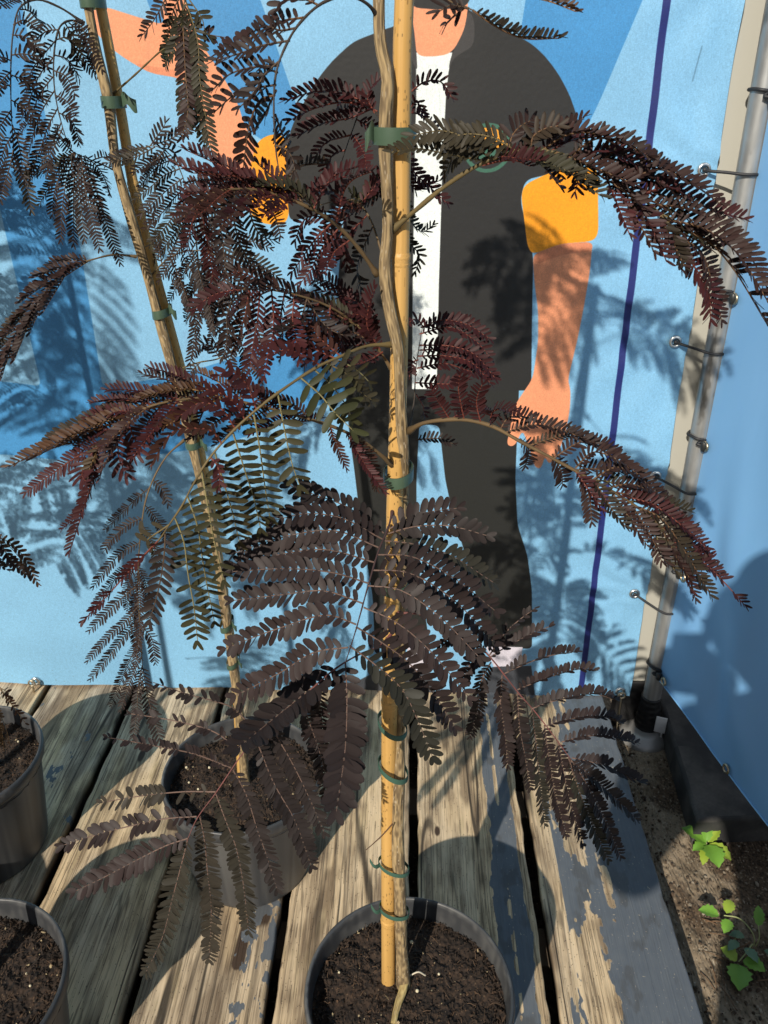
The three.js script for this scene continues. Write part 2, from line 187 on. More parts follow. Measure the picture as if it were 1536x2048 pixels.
// ------------------------------------------------------------------ second banner, along the right
const RBX = (z) => 0.568 + 0.25 * (z + 1.439);
{
  const b = thing('blue_banner', 'plain blue banner hanging along the right side beside the steel tube', 'banner');
  const map = tex(512, 512, (u, v) => { const n = fbm(u * 6, v * 6, 14, 4), s = fbm(u * 40, v * 4, 15, 3); return mix3([0.175, 0.395, 0.69], [0.20, 0.43, 0.73], n * 0.6 + s * 0.4); });
  const nx = 110, ny = 110, pos = [], uv = [], idx = [];
  for (let j = 0; j <= ny; j++) for (let i = 0; i <= nx; i++) {
    const s = i / nx, t = j / ny, z = -1.462 + s * 1.2; let y = 0.088 - 0.012 * sm(0, 0.3, s) + t * 1.72, off = 0.006 * (fbm(s * 4, t * 3, 5) - 0.5);
    const low = 1 - sm(0, 0.45, t), q = s * 1.2 + (y - 0.09) * 0.36; off += 0.010 * low * Math.sin(q * 34 + 1.5 * fbm(s * 6, t * 4, 8)) * sm(0.02, 0.12, s) * sm(0, 0.07, t) + 0.0015 * Math.sin(s * 90 + t * 6) * low * sm(0, 0.05, t);
    pos.push(RBX(z) + off, y, z); uv.push(s * 1.2, y);
  }
  for (let j = 0; j < ny; j++) for (let i = 0; i < nx; i++) { const a = j * (nx + 1) + i, c = a + nx + 1; idx.push(a, a + 1, c, c, a + 1, c + 1); }
  const g = new THREE.BufferGeometry(); g.setAttribute('position', new THREE.Float32BufferAttribute(pos, 3)); g.setAttribute('uv', new THREE.Float32BufferAttribute(uv, 2)); g.setIndex(idx); g.computeVertexNormals();
  part('sheet', g, new THREE.MeshStandardMaterial({ map, roughness: 0.45 }), b);
  const hem = []; for (let i = 0; i <= nx; i += 5) hem.push(V(pos[i * 3] - 0.0012, pos[i * 3 + 1] + 0.001, pos[i * 3 + 2])); part('hem', tube(hem, 0.0016, 6, 60), std(0.25, 0.54, 0.86, 0.5), b);
  const em = std(0.5, 0.42, 0.3, 0.35, { metalness: 1 }), eg = new THREE.TorusGeometry(0.0078, 0.0026, 8, 22); eg.rotateY(Math.PI / 2 + 0.245);
  for (const [x, y, z] of [[0.5592, 1.24, -1.474], [0.5646, 0.93, -1.4526], [0.5646, 0.6529, -1.4526], [0.5682, 0.3694, -1.438], [0.5695, 0.105, -1.433], [0.6286, 0.088, -1.1966], [0.68, 0.088, -0.99]]) { const o = part('eyelet', eg, em, b); o.position.set(RBX(Math.max(z, -1.45)) - 0.006, y, Math.max(z, -1.45)); }
}
// ------------------------------------------------------------------ steel tube, post, cords, feet
{
  const galv = tex(256, 1024, (u, v) => { const n = fbm(u * 6, v * 30, 5, 4), s = vn(u * 40, v * 8, 9), d = sm(0.62, 0.75, fbm(u * 5, v * 16, 21, 4)); return mix3(mix3([0.30, 0.305, 0.30], [0.52, 0.53, 0.52], 0.6 * n + 0.4 * s), [0.16, 0.155, 0.145], d * 0.8); });
  const rg = tex(128, 512, (u, v) => 0.32 + 0.4 * fbm(u * 8, v * 30, 6, 4), false);
  const p = thing('scaffold_tube', 'upright galvanised steel tube standing between the two banners', 'steel tube', [0.563, -0.1, -1.482]);
  part('tube', tube([V(0, 0.02, 0), V(-0.003, 0.6, 0), V(-0.012, 1.5, 0), V(-0.016, 2.0, 0)], 0.0195, 24, 40), new THREE.MeshStandardMaterial({ map: galv, roughnessMap: rg, metalness: 0.75, roughness: 0.9 }), p);
  const blk = std(0.012, 0.012, 0.013, 0.4);
  part('tape_wrap', tube([V(0, 0.028, 0), V(0, 0.07, 0), V(-0.001, 0.125, 0)], (t) => 0.0215 + 0.008 * (1 - t) + 0.0012 * Math.sin(t * 40), 20, 20), blk, p);
  const foot = new THREE.LatheGeometry([[0.0, 0.03], [0.03, 0.03], [0.038, 0.024], [0.05, 0.016], [0.056, 0.008], [0.056, 0]].map((q) => new THREE.Vector2(...q)), 32);
  const fo = part('base_plate', foot, std(0.42, 0.41, 0.39, 0.4, { metalness: 0.5 }), p); fo.position.set(-0.006, 0.008, 0.01);
  const post = thing('flat_post', 'pale beige flat post seen in the gap beside the steel tube', 'post', [0.524, -0.1, -1.525]);
  part('face', box(0.058, 1.95, 0.02, 0, 0.98, 0, 0.002), std(0.43, 0.42, 0.365, 0.6), post); part('shoe', box(0.066, 0.14, 0.03, 0, 0.07, 0.002, 0.003), blk, post);
  const cord = std(0.016, 0.017, 0.02, 0.55), ball = std(0.02, 0.022, 0.022, 0.4), tx = (y) => 0.563 - 0.0105 * (y / 1.37);
  const names = ['highest', 'second highest', 'third from the top', 'lowest'];
  [[0.4852, 1.1322], [0.4854, 0.8405], [0.4909, 0.5683], [0.4888, 0.2908]].forEach(([x, y], i) => {
    const t = thing('elastic_cord', 'black elastic cord hooked round the steel tube, ' + names[i] + ' on the printed banner', 'elastic cord', [0, 0, 0], 'cords on the printed banner'), c = tx(y), dy = [-0.004, -0.012, -0.02, -0.026][i];
    part('loop', tube([V(x, y, -1.493), V(x + 0.006, y - 0.001, -1.4855), V(x + 0.03, y + dy * 0.5, -1.4735), V(c - 0.012, y + dy, -1.4605), V(c + 0.004, y + dy, -1.4595), V(c + 0.018, y + dy, -1.4685), V(c + 0.0235, y + dy, -1.483), V(c + 0.016, y + dy * 0.6, -1.4995), V(c - 0.004, y, -1.506)], 0.0026, 8, 44), cord, t);
    part('knot', at(new THREE.SphereGeometry(0.0042, 14, 10), x, y, -1.4915), cord, t);
  });
  const rn = ['highest', 'second highest', 'middle', 'second lowest', 'lowest'];
  [1.24, 0.93, 0.6529, 0.3694, 0.105].forEach((y, i) => {
    const t = thing('toggle_cord', 'black toggle cord tied round the steel tube, ' + rn[i] + ' on the plain blue banner', 'toggle cord', [0, 0, 0], 'cords on the plain blue banner'), c = tx(y), z = -1.452, x = RBX(z) - 0.008;
    part('loop', tube([V(x, y, z), V(x - 0.012, y + 0.003, z - 0.004), V(c + 0.004, y + 0.008, -1.4595), V(c - 0.012, y + 0.011, -1.461), V(c - 0.0205, y + 0.012, -1.474), V(c - 0.0225, y + 0.011, -1.485), V(c - 0.012, y + 0.01, -1.503)], 0.0029, 8, 30), cord, t);
    part('toggle', tube([V(x + 0.002, y - 0.009, z), V(x + 0.001, y, z + 0.001), V(x, y + 0.009, z)], (q) => 0.0052 + 0.0016 * Math.sin(q * Math.PI), 12, 10), ball, t);
  });
  const wm = std(0.75, 0.75, 0.73, 0.5), tg = thing('white_tag', 'small white plastic tag standing at the foot of the steel tube', 'tag', [0.589, -0.1, -1.47]);
  const tgm = part('plate', box(0.024, 0.044, 0.003, 0, 0.066, 0.02, 0.001), wm, tg); tgm.rotation.y = -0.3; part('pin', tube([V(0, -0.002, 0.02), V(0, 0.05, 0.02)], 0.002, 8, 4), wm, tg);
  const ft = thing('fence_foot', 'black rubber fence foot lying under the plain blue banner', 'fence foot', [0.74, -0.1, -1.37]);
  const fs = new THREE.Shape(); fs.moveTo(-0.13, -0.2); fs.lineTo(0.17, -0.2); fs.lineTo(0.17, 0.17); fs.lineTo(-0.155, 0.195); fs.closePath(); const fg = new THREE.ExtrudeGeometry(fs, { depth: 0.06, bevelEnabled: true, bevelSize: 0.008, bevelThickness: 0.008, bevelSegments: 3 }); fg.rotateX(Math.PI / 2); fg.scale(1, 1, 1); fg.translate(0, 0.072, 0);
  const rub = tex(256, 256, (u, v) => mix3([0.026, 0.026, 0.026], [0.085, 0.08, 0.072], sm(0.35, 0.8, fbm(u * 7, v * 7, 9, 5)) * (0.6 + 0.4 * vn(u * 90, v * 90, 2)))); rub.repeat.set(3, 3);
  part('slab', fg, new THREE.MeshStandardMaterial({ map: rub, roughness: 0.8 }), ft); part('grip', box(0.03, 0.008, 0.12, -0.02, 0.08, 0.05, 0.003), std(0.02, 0.02, 0.02, 0.8), ft);
  [[0.4937, -1.478, 'eye bolt with a ring screwed in by the foot of the steel tube'], [-0.863, -1.478, 'eye bolt with a ring screwed to the boards by the far left pot']].forEach(([x, z, l]) => {
    const t = thing('eye_bolt', l, 'eye bolt', [x, x > 0 ? -0.1 : 0, z], 'eye bolts along the hem'), m = std(0.42, 0.36, 0.26, 0.4, { metalness: 0.9 }), h = x > 0 ? 0.118 : 0.018; part('shank', tube([V(0, -0.01, 0), V(0, h, 0)], 0.0022, 8, 4), m, t); part('ring', at(new THREE.TorusGeometry(0.0075, 0.0022, 8, 20), 0, h + 0.008, 0), m, t);
  });
}

// ------------------------------------------------------------------ pots
const potMat = (() => { const m = tex(512, 256, (u, v) => { const n = fbm(u * 10, v * 6, 3, 5), s = vn(u * 120, v * 14, 4); return mix3([0.042, 0.044, 0.048], [0.115, 0.115, 0.112], sm(0.35, 0.85, n * 0.75 + s * 0.25)); }); return new THREE.MeshStandardMaterial({ map: m, roughness: 0.42 }); })();
const soilMat = (() => { const m = tex(512, 512, (u, v) => { const n = vn(u * 60, v * 60, 3), g = vn(u * 150, v * 150, 4), f = fbm(u * 5, v * 5, 7, 4); let c = mix3([0.008, 0.0055, 0.0045], [0.055, 0.034, 0.022], sm(0.2, 0.9, 0.35 * n + 0.35 * g + 0.3 * f)); if (hash(u * 256, v * 256, 3) > 0.985) c = [0.13, 0.085, 0.05]; return c; }); const b = tex(256, 256, (u, v) => 0.5 * vn(u * 40, v * 40, 13) + 0.5 * vn(u * 90, v * 90, 14), false); return new THREE.MeshStandardMaterial({ map: m, bumpMap: b, bumpScale: 0.006, roughness: 1 }); })();
const chipMat = std(1, 1, 1, 0.95), fibreMat = std(0.10, 0.06, 0.034, 0.9), perlite = std(0.62, 0.55, 0.38, 0.8);
function makePot(x, z, label, seed) {
  const p = thing('plant_pot', label, 'plant pot', [x, 0, z], 'black nursery pots on the boards'), r = rng(seed);
  const prof = [[0.0, 0.004], [0.098, 0.004], [0.103, 0.0], [0.107, 0.004], [0.1085, 0.012], [0.128, 0.188], [0.1285, 0.192], [0.1335, 0.194], [0.1365, 0.2], [0.1372, 0.211], [0.1362, 0.217], [0.1335, 0.2195], [0.1308, 0.217], [0.1298, 0.21], [0.1285, 0.195], [0.126, 0.17], [0.12, 0.12]].map((q) => new THREE.Vector2(...q));
  part('shell', new THREE.LatheGeometry(prof, 96), potMat, p);
  const rings = 44, secs = 90, pos = [0, 0.188, 0], uv = [0.5, 0.5], idx = [], ht = (a, b) => 0.186 + 0.011 * (fbm(a * 22 + seed, b * 22, 3, 4) - 0.5) + 0.009 * (vn(a * 120, b * 120, seed) - 0.5) * 0.8 + 0.006 * (fbm(a * 60, b * 60, seed + 4, 2) - 0.5);
  for (let i = 1; i <= rings; i++) for (let k = 0; k < secs; k++) { const R = 0.1283 * i / rings, a = k / secs * 6.28318, px = Math.cos(a) * R, pz = Math.sin(a) * R; pos.push(px, ht(px, pz) - 0.004 * sm(0.1, 0.128, R), pz); uv.push(0.5 + px * 3.3, 0.5 + pz * 3.3); }
  for (let k = 0; k < secs; k++) idx.push(0, 1 + (k + 1) % secs, 1 + k);
  for (let i = 0; i < rings - 1; i++) for (let k = 0; k < secs; k++) { const a = 1 + i * secs + k, b = 1 + i * secs + (k + 1) % secs, c = a + secs, d = b + secs; idx.push(a, b, c, c, b, d); }
  const g = new THREE.BufferGeometry(); g.setAttribute('position', new THREE.Float32BufferAttribute(pos, 3)); g.setAttribute('uv', new THREE.Float32BufferAttribute(uv, 2)); g.setIndex(idx); g.computeVertexNormals(); const so = part('potting_soil', g, soilMat, p); tag(so, 'dark crumbly potting soil');
  const n = 3600, im = new THREE.InstancedMesh(new THREE.IcosahedronGeometry(1, 0), chipMat, n), M = new THREE.Matrix4(), Q = new THREE.Quaternion(), E = new THREE.Euler(), C = new THREE.Color();
  for (let i = 0; i < n; i++) { const R = 0.126 * Math.sqrt(r()), a = r() * 6.283, px = Math.cos(a) * R, pz = Math.sin(a) * R, k = r(), s = 0.0006 + 0.0011 * k * k; E.set(r() * 6, r() * 6, r() * 6); M.compose(V(px, ht(px, pz) + s * 0.3, pz), Q.setFromEuler(E), V(s * (1 + 2.2 * r()), s * (0.5 + r() * 0.5), s * (0.6 + r()))); im.setMatrixAt(i, M); const t = r(); C.setRGB(...(t < 0.82 ? mix3([0.007, 0.0045, 0.0035], [0.036, 0.022, 0.014], r()) : t < 0.985 ? mix3([0.035, 0.02, 0.012], [0.11, 0.062, 0.034], r() * r()) : [0.34, 0.27, 0.16])); im.setColorAt(i, C); }
  im.name = 'soil_crumbs'; im.userData.kind = 'stuff'; im.castShadow = im.receiveShadow = true; p.add(im);
  const fib = []; for (let i = 0; i < 150; i++) { const R = 0.122 * Math.sqrt(r()), a = r() * 6.283, x0 = Math.cos(a) * R, z0 = Math.sin(a) * R, b = r() * 6.283, l = 0.004 + r() * 0.011, y0 = ht(x0, z0); fib.push(tube([V(x0, y0 + 0.001, z0), V(x0 + Math.cos(b) * l * 0.5 + (r() - 0.5) * 0.004, y0 + 0.002 + r() * 0.004, z0 + Math.sin(b) * l * 0.5), V(x0 + Math.cos(b) * l, y0 + 0.001, z0 + Math.sin(b) * l)], 0.0002 + r() * 0.00035, 4, 5, false)); }
  const fm = part('soil_fibres', mergeGeometries(fib), fibreMat, p); fm.userData.kind = 'stuff';
  const pl = []; for (let i = 0; i < 9; i++) { const R = 0.115 * Math.sqrt(r()), a = r() * 6.283, px = Math.cos(a) * R, pz = Math.sin(a) * R; pl.push(at(new THREE.IcosahedronGeometry(0.0016 + r() * 0.001, 1), px, ht(px, pz) + 0.0016, pz)); }
  const pm = part('fertiliser_beads', mergeGeometries(pl), perlite, p); pm.userData.kind = 'stuff';
  return p;
}
const frontPot = makePot(0.012, -0.662, 'black plastic pot in the front centre holding the tree tied to a cane', 11);
makePot(-0.275, -1.035, 'black plastic pot in the second row behind the front pot', 23);
makePot(-0.775, -1.05, 'black plastic pot at the left edge in the second row', 37);
makePot(-0.577, -0.642, 'black plastic pot in the lower left corner of the picture', 41);
makePot(-0.885, -0.64, 'black plastic pot left of the lower left corner pot, outside the picture', 57);

// ------------------------------------------------------------------ feathery dark-leaved trees
const FRONDS = {"front":[[14,1,[-13,927,-650,-16,922,-630,-24,914,-600,-32,896,-570,-39,884,-530,-45,876,-500],
[[0,138,14,0,42,-10,74,67,-20,920,-623,-53,947,-621,-77,959,-617,-99,970,-613],
[0,145,6,0,42,-2,72,69,-21,918,-616,-56,942,-609,-84,950,-600,-109,949,-589],
[0,152,7,0,42,-6,68,73,-24,916,-605,-60,932,-604,-102,927,-602,-146,911,-600],
[0,143,18,0,42,-11,78,62,-27,909,-592,-68,920,-593,-106,914,-594,-148,902,-596],
[0,137,10,0,42,8,67,74,-31,899,-575,-60,912,-570,-97,920,-562,-139,922,-553],
[0,142,13,0,42,-12,70,70,-35,892,-556,-66,902,-558,-98,896,-561,-143,887,-564],
[0,144,10,0,42,2,74,67,-39,886,-535,-61,893,-537,-103,876,-541,-149,852,-545],
[0,149,9,0,42,2,68,73,-44,880,-513,-70,872,-517,-100,846,-523,-141,814,-531],
[0,141,18,0,42,-9,68,73,-15,921,-629,-2,928,-632,16,933,-637,45,935,-643],
[0,145,6,0,42,4,74,67,-16,919,-624,7,929,-619,36,934,-612,68,930,-603],
[0,141,14,0,42,2,74,68,-19,917,-615,7,911,-620,38,896,-628,80,862,-637],
[0,154,12,0,42,4,64,77,-24,913,-598,3,909,-603,38,886,-610,81,844,-618],
[0,155,16,0,42,-5,69,72,-28,905,-586,1,902,-588,38,876,-591,80,825,-595],
[0,144,8,0,42,-9,63,77,-31,898,-573,-5,899,-566,26,882,-556,61,849,-544],
[0,140,11,0,42,10,67,73,-34,890,-553,-10,882,-547,16,863,-540,53,818,-531],
[0,153,16,0,42,9,70,71,-39,885,-533,-22,873,-533,2,851,-534,25,816,-535,43,781,-536],
[0,153,17,0,42,-9,71,69,-43,880,-515,-25,865,-514,-2,841,-512,11,812,-509,24,774,-507]]],
[13,2,[-12,795,-650,-25,793,-630,-43,798,-610,-63,797,-590,-92,783,-565,-121,767,-545,-140,747,-535,-164,714,-520,-181,692,-510,-189,676,-500],
[[0,210,15,0,30,-17,86,48,-60,798,-593,-84,788,-572,-113,781,-540,-136,783,-503],
[0,222,19,0,30,4,79,62,-54,798,-599,-51,778,-570,-50,760,-528,-54,740,-479],
[0,127,19,0,37,6,78,62,-76,789,-579,-77,755,-583,-73,705,-590,-68,665,-599],
[0,133,9,0,37,4,79,61,-92,782,-565,-85,749,-570,-76,693,-577,-74,639,-585],
[0,129,12,0,37,-13,77,63,-117,768,-548,-98,724,-544,-84,687,-539,-72,653,-533],
[0,132,8,0,37,9,83,55,-129,758,-541,-115,709,-536,-98,673,-529,-84,622,-521],
[0,132,12,0,37,-8,76,65,-149,733,-529,-139,705,-527,-132,667,-524,-124,630,-521,-117,594,-517],
[0,135,9,0,37,-10,79,60,-164,713,-520,-158,681,-519,-152,650,-519,-149,600,-519,-149,530,-518],
[0,143,8,0,37,11,82,56,-178,694,-511,-178,660,-514,-181,614,-518,-184,559,-523,-196,468,-528],
[0,149,14,0,37,10,79,61,-188,678,-501,-196,650,-502,-212,596,-502,-229,538,-503,-252,484,-503],
[0,147,10,0,37,6,75,66,-188,678,-501,-207,671,-499,-236,654,-496,-269,633,-493,-294,620,-489],
[0,135,18,22,37,10,78,62,-181,694,-511,-207,693,-509,-242,684,-507,-278,672,-505,-302,664,-502],
[0,124,11,35,37,0,83,56,-164,715,-520,-194,710,-524,-240,696,-530,-276,681,-536],
[0,78,11,60,37,4,83,56,-151,735,-529,-179,754,-525,-205,767,-519,-235,780,-513,-244,790,-505],
[0,85,19,55,37,-4,79,61,-142,748,-535,-163,767,-538,-193,772,-544,-220,772,-550,-243,769,-557],
[0,96,15,60,37,9,81,58,-128,764,-542,-147,794,-540,-161,804,-536,-183,815,-532,-206,830,-527]]],
[15,2,[-10,818,-650,14,820,-645,42,809,-640,69,793,-635,83,780,-630,97,763,-625,111,746,-620,123,734,-615,137,717,-610,151,699,-605,162,685,-600],
[[0,83,13,55,36,-24,91,34,80,784,-631,92,807,-633,106,823,-635,120,835,-637],
[0,110,36,30,36,-24,89,39,80,781,-631,93,791,-633,113,802,-637,136,812,-641],
[0,108,44,20,36,-9,98,17,95,767,-626,113,775,-630,136,780,-637,164,780,-645],
[0,105,50,8,36,-14,93,35,108,752,-621,122,762,-619,140,775,-615,162,786,-611,174,789,-606],
[0,112,40,0,36,-10,98,15,122,734,-615,141,740,-619,160,742,-623,183,742,-629,206,730,-635],
[0,112,42,0,36,0,94,34,136,717,-610,154,722,-613,176,723,-618,193,719,-623,213,707,-629],
[0,106,37,0,36,-5,96,29,152,702,-605,168,706,-607,188,706,-611,208,701,-614,227,692,-618],
[0,109,31,0,36,21,93,31,163,687,-600,176,685,-598,195,682,-596,211,674,-593,230,668,-590],
[0,116,29,0,36,20,71,68,162,683,-600,179,668,-601,197,649,-601,215,629,-602,237,603,-603],
[0,103,17,0,36,2,62,78,82,777,-630,74,754,-630,72,718,-630,67,683,-631],
[0,110,21,0,36,12,70,71,93,765,-626,93,735,-623,99,700,-618,104,662,-613],
[0,114,13,0,36,12,72,68,108,749,-621,113,708,-621,122,666,-622,131,622,-623],
[0,110,19,0,36,15,77,62,122,734,-615,130,691,-618,139,635,-622,151,567,-626],
[0,110,18,0,36,15,71,69,135,718,-610,143,677,-612,155,623,-613,172,564,-615],
[0,117,20,0,36,18,79,59,149,701,-606,158,663,-605,169,621,-605,188,562,-605],
[0,117,22,0,36,1,69,73,160,686,-601,172,650,-601,191,601,-602,216,543,-603],
[0,106,13,0,36,13,71,70,162,685,-600,179,658,-596,198,622,-590,221,572,-583],
[0,93,20,0,36,1,72,70,76,786,-633,58,800,-629,44,807,-624,32,803,-619],
[0,106,17,0,36,9,74,67,80,780,-631,66,780,-628,59,772,-624,55,760,-619]]],
[26,0,[0,1002,-655,14,1016,-640,42,1023,-630,66,1022,-620,89,1013,-610,116,1002,-600,147,988,-590,179,972,-580,208,949,-575,230,925,-570],
[[3,99,30,0,32,7,86,51,77,1018,-615,100,1027,-610,122,1025,-603,145,1018,-595],
[3,93,31,0,32,10,84,53,97,1011,-607,124,1018,-610,150,1008,-615,175,990,-621],
[3,100,25,0,32,19,82,54,115,1003,-600,135,1016,-602,155,1012,-605,173,998,-608],
[3,97,24,0,32,18,87,45,132,997,-595,143,1013,-590,156,1013,-581,175,1003,-572],
[3,106,34,0,32,4,79,62,146,990,-590,162,1001,-589,179,994,-588,198,979,-586],
[3,103,25,0,32,-1,88,47,158,984,-587,174,987,-588,194,979,-589,218,961,-591],
[2,106,32,0,32,18,78,61,168,979,-584,191,975,-577,209,965,-568,231,948,-558],
[3,105,29,0,32,6,82,57,181,971,-580,198,965,-573,217,942,-564,241,907,-554],
[3,95,30,0,32,4,87,48,195,960,-577,211,941,-574,225,921,-569,233,898,-563],
[2,96,28,20,32,5,90,44,220,937,-572,237,928,-566,251,917,-556,265,904,-545],
[2,95,28,0,32,-2,90,44,186,969,-579,208,956,-579,226,940,-579,244,924,-579],
[3,101,26,0,32,9,92,39,167,981,-584,188,974,-588,212,956,-592,235,934,-598],
[3,99,5,0,32,8,58,81,89,1015,-610,97,1005,-615,98,994,-621,98,983,-629],
[3,107,3,0,32,8,61,79,114,1006,-601,121,994,-604,125,984,-608,127,974,-613],
[3,98,0,0,32,-9,50,86,133,996,-595,142,983,-594,146,969,-592,149,952,-589],
[3,86,0,0,32,8,63,77,168,978,-583,173,971,-580,175,966,-575,176,960,-569],
[3,96,3,0,32,-1,55,84,183,969,-579,192,955,-576,197,944,-572,202,930,-566],
[2,106,14,0,32,20,4,98,45,1024,-629,42,1037,-625,39,1052,-620,39,1067,-614],
[2,98,4,0,32,7,10,99,58,1024,-623,54,1039,-621,54,1049,-617,57,1060,-612],
[2,90,14,0,32,5,0,100,33,1023,-633,27,1034,-629,22,1043,-623,17,1055,-615],
[2,93,28,0,32,4,86,50,66,1022,-620,66,1036,-613,73,1042,-604,83,1042,-593],
[3,102,33,0,32,20,86,48,73,1019,-617,79,1028,-620,90,1028,-626,105,1022,-632],
[2,86,33,0,32,14,78,61,36,1023,-632,46,1027,-639,60,1023,-649,71,1014,-661]],
[[3,105,31,0,32,20,82,54,132,995,-595,142,995,-598,152,994,-600,162,992,-602,172,990,-604],
[2,107,28,0,32,20,82,54,132,995,-595,137,989,-589,142,983,-584,147,977,-579,152,971,-575],
[6,104,34,0,32,20,82,54,145,989,-591,156,987,-593,167,984,-594,177,981,-595,188,977,-595],
[3,105,26,0,32,20,82,54,145,989,-591,151,983,-583,156,976,-577,162,969,-570,169,962,-564],
[2,104,32,0,32,24,80,56,161,981,-586,172,979,-586,184,975,-586,195,971,-586,206,967,-585],
[3,90,23,0,32,24,80,56,160,982,-586,166,974,-578,173,966,-571,179,958,-564,186,949,-558],
[6,98,34,0,32,24,80,56,173,975,-582,186,973,-585,199,971,-588,212,967,-590,225,963,-591],
[3,105,37,0,32,24,80,56,176,973,-581,182,964,-573,188,956,-565,194,947,-559,201,938,-552],
[3,103,26,0,32,42,68,60,187,965,-578,200,961,-583,212,956,-587,224,951,-590,235,944,-593],
[6,106,30,0,32,42,68,60,187,965,-579,193,955,-573,199,945,-568,206,935,-563,212,925,-559],
[2,97,24,0,32,42,68,60,199,956,-577,209,952,-579,218,946,-581,228,940,-582,237,934,-584],
[3,106,27,0,32,42,68,60,200,955,-576,205,947,-570,210,939,-565,216,930,-559,222,922,-555],
[2,105,26,0,32,48,58,66,213,944,-574,222,940,-576,231,934,-578,239,929,-579,248,923,-580],
[2,93,28,0,32,48,58,66,212,945,-574,215,937,-569,218,929,-563,221,920,-559,225,911,-554],
[3,103,23,0,32,48,58,66,226,929,-571,233,926,-572,240,923,-573,247,919,-574,253,915,-575],
[3,93,29,0,32,48,58,66,226,930,-571,228,925,-569,231,920,-566,233,915,-564,236,910,-562]]],
[26,3,[-15,1166,-655,3,1182,-645,20,1197,-635,41,1212,-625,60,1221,-620,83,1226,-610,102,1223,-605,126,1214,-600,145,1203,-590,161,1192,-580,177,1176,-570],
[[6,106,33,0,32,-7,62,79,49,1218,-623,26,1222,-620,4,1226,-615,-15,1224,-610],
[6,123,5,0,32,4,53,85,64,1224,-618,42,1231,-618,20,1237,-618,0,1234,-617],
[6,121,7,0,32,-4,65,76,56,1219,-621,42,1225,-626,28,1218,-632,24,1209,-640],
[6,116,4,0,32,1,59,81,70,1225,-616,54,1233,-616,36,1235,-617,19,1230,-618],
[3,105,24,0,32,19,81,55,66,1223,-618,81,1221,-622,93,1213,-629,106,1200,-636],
[2,77,33,0,32,10,88,47,49,1215,-623,61,1218,-619,70,1219,-613,80,1216,-606],
[3,120,11,0,32,8,49,87,66,1226,-617,68,1234,-620,74,1240,-624,81,1243,-628],
[3,112,9,0,32,-4,59,80,80,1226,-611,81,1234,-610,88,1239,-607,97,1241,-604],
[3,109,33,0,32,16,88,45,88,1226,-609,101,1235,-603,116,1237,-596,131,1231,-586],
[3,117,35,0,32,11,86,50,107,1223,-604,119,1233,-598,133,1233,-589,151,1224,-579],
[3,106,26,0,32,22,78,59,122,1217,-601,140,1227,-605,157,1222,-611,174,1214,-618],
[3,115,35,0,32,0,92,38,131,1213,-598,152,1221,-601,173,1212,-605,197,1202,-610],
[3,111,24,0,32,14,87,48,142,1206,-592,159,1216,-587,176,1211,-579,199,1197,-569],
[2,109,33,0,32,0,80,60,151,1200,-586,169,1205,-587,192,1194,-587,223,1185,-588],
[3,106,33,0,32,-2,81,58,158,1195,-582,185,1192,-579,206,1180,-575,222,1167,-569,238,1145,-564],
[3,127,44,10,32,4,86,51,170,1183,-574,195,1174,-571,212,1159,-566,242,1121,-561],
[3,109,32,0,32,-1,80,61,167,1186,-576,188,1183,-569,210,1170,-560,235,1138,-548],
[2,85,5,0,32,-2,58,81,158,1194,-582,166,1188,-584,172,1180,-587,181,1161,-590],
[2,113,8,0,32,-3,54,84,172,1180,-573,180,1170,-575,191,1157,-578,205,1140,-581,212,1118,-585],
[3,103,10,0,32,-7,67,74,176,1176,-570,193,1167,-575,208,1143,-583,222,1116,-591],
[3,106,10,0,32,-9,60,79,146,1202,-590,150,1198,-589,151,1194,-588,149,1187,-587],
[3,110,10,0,32,-10,57,82,130,1213,-598,134,1210,-604,139,1206,-612,141,1199,-622],
[6,103,6,0,32,-2,67,74,115,1220,-602,116,1216,-596,114,1212,-587,114,1210,-576],
[2,82,8,0,32,-11,57,82,108,1222,-604,110,1214,-603,112,1207,-602,111,1200,-601],
[3,112,5,0,32,-1,54,84,97,1225,-606,96,1220,-602,96,1216,-595,97,1212,-588],
[2,117,29,0,32,1,88,47,93,1225,-608,103,1230,-612,111,1231,-620,121,1225,-628],
[2,116,31,0,32,16,81,56,112,1221,-603,126,1226,-602,141,1222,-600,155,1213,-598],
[3,115,25,0,32,16,83,54,134,1210,-596,151,1213,-593,167,1206,-589,183,1194,-584]],
[[6,100,23,0,32,-34,87,36,61,1221,-620,70,1225,-621,79,1228,-621,88,1231,-621,97,1234,-621],
[2,106,37,0,32,-45,77,46,59,1221,-620,65,1221,-612,71,1221,-604,78,1221,-597,85,1221,-590],
[3,99,26,0,32,-34,87,36,72,1224,-615,83,1230,-618,94,1235,-620,105,1240,-622,116,1245,-623],
[6,102,30,0,32,-34,87,36,74,1224,-614,81,1222,-605,88,1219,-596,95,1217,-587,103,1215,-579],
[2,108,35,0,32,0,88,48,86,1225,-609,96,1228,-615,107,1231,-620,118,1232,-624,129,1234,-627],
[6,110,27,0,32,0,88,48,89,1225,-609,97,1219,-600,105,1213,-592,114,1207,-584,123,1201,-576],
[6,119,38,0,32,20,83,53,104,1222,-605,115,1222,-610,127,1221,-614,138,1219,-618,149,1217,-621],
[3,114,27,0,32,0,88,48,101,1223,-605,111,1220,-597,122,1216,-590,133,1212,-583,144,1208,-576],
[3,102,36,0,32,20,83,53,115,1218,-602,127,1217,-606,139,1214,-608,151,1211,-611,163,1208,-612],
[3,112,38,0,32,20,83,53,116,1218,-602,124,1212,-594,133,1207,-586,142,1201,-579,151,1194,-573],
[2,104,23,0,32,19,81,55,128,1213,-599,139,1212,-598,151,1210,-597,162,1207,-596,173,1204,-594],
[2,114,33,0,32,19,81,55,129,1212,-598,132,1204,-589,135,1196,-580,138,1188,-572,142,1179,-564],
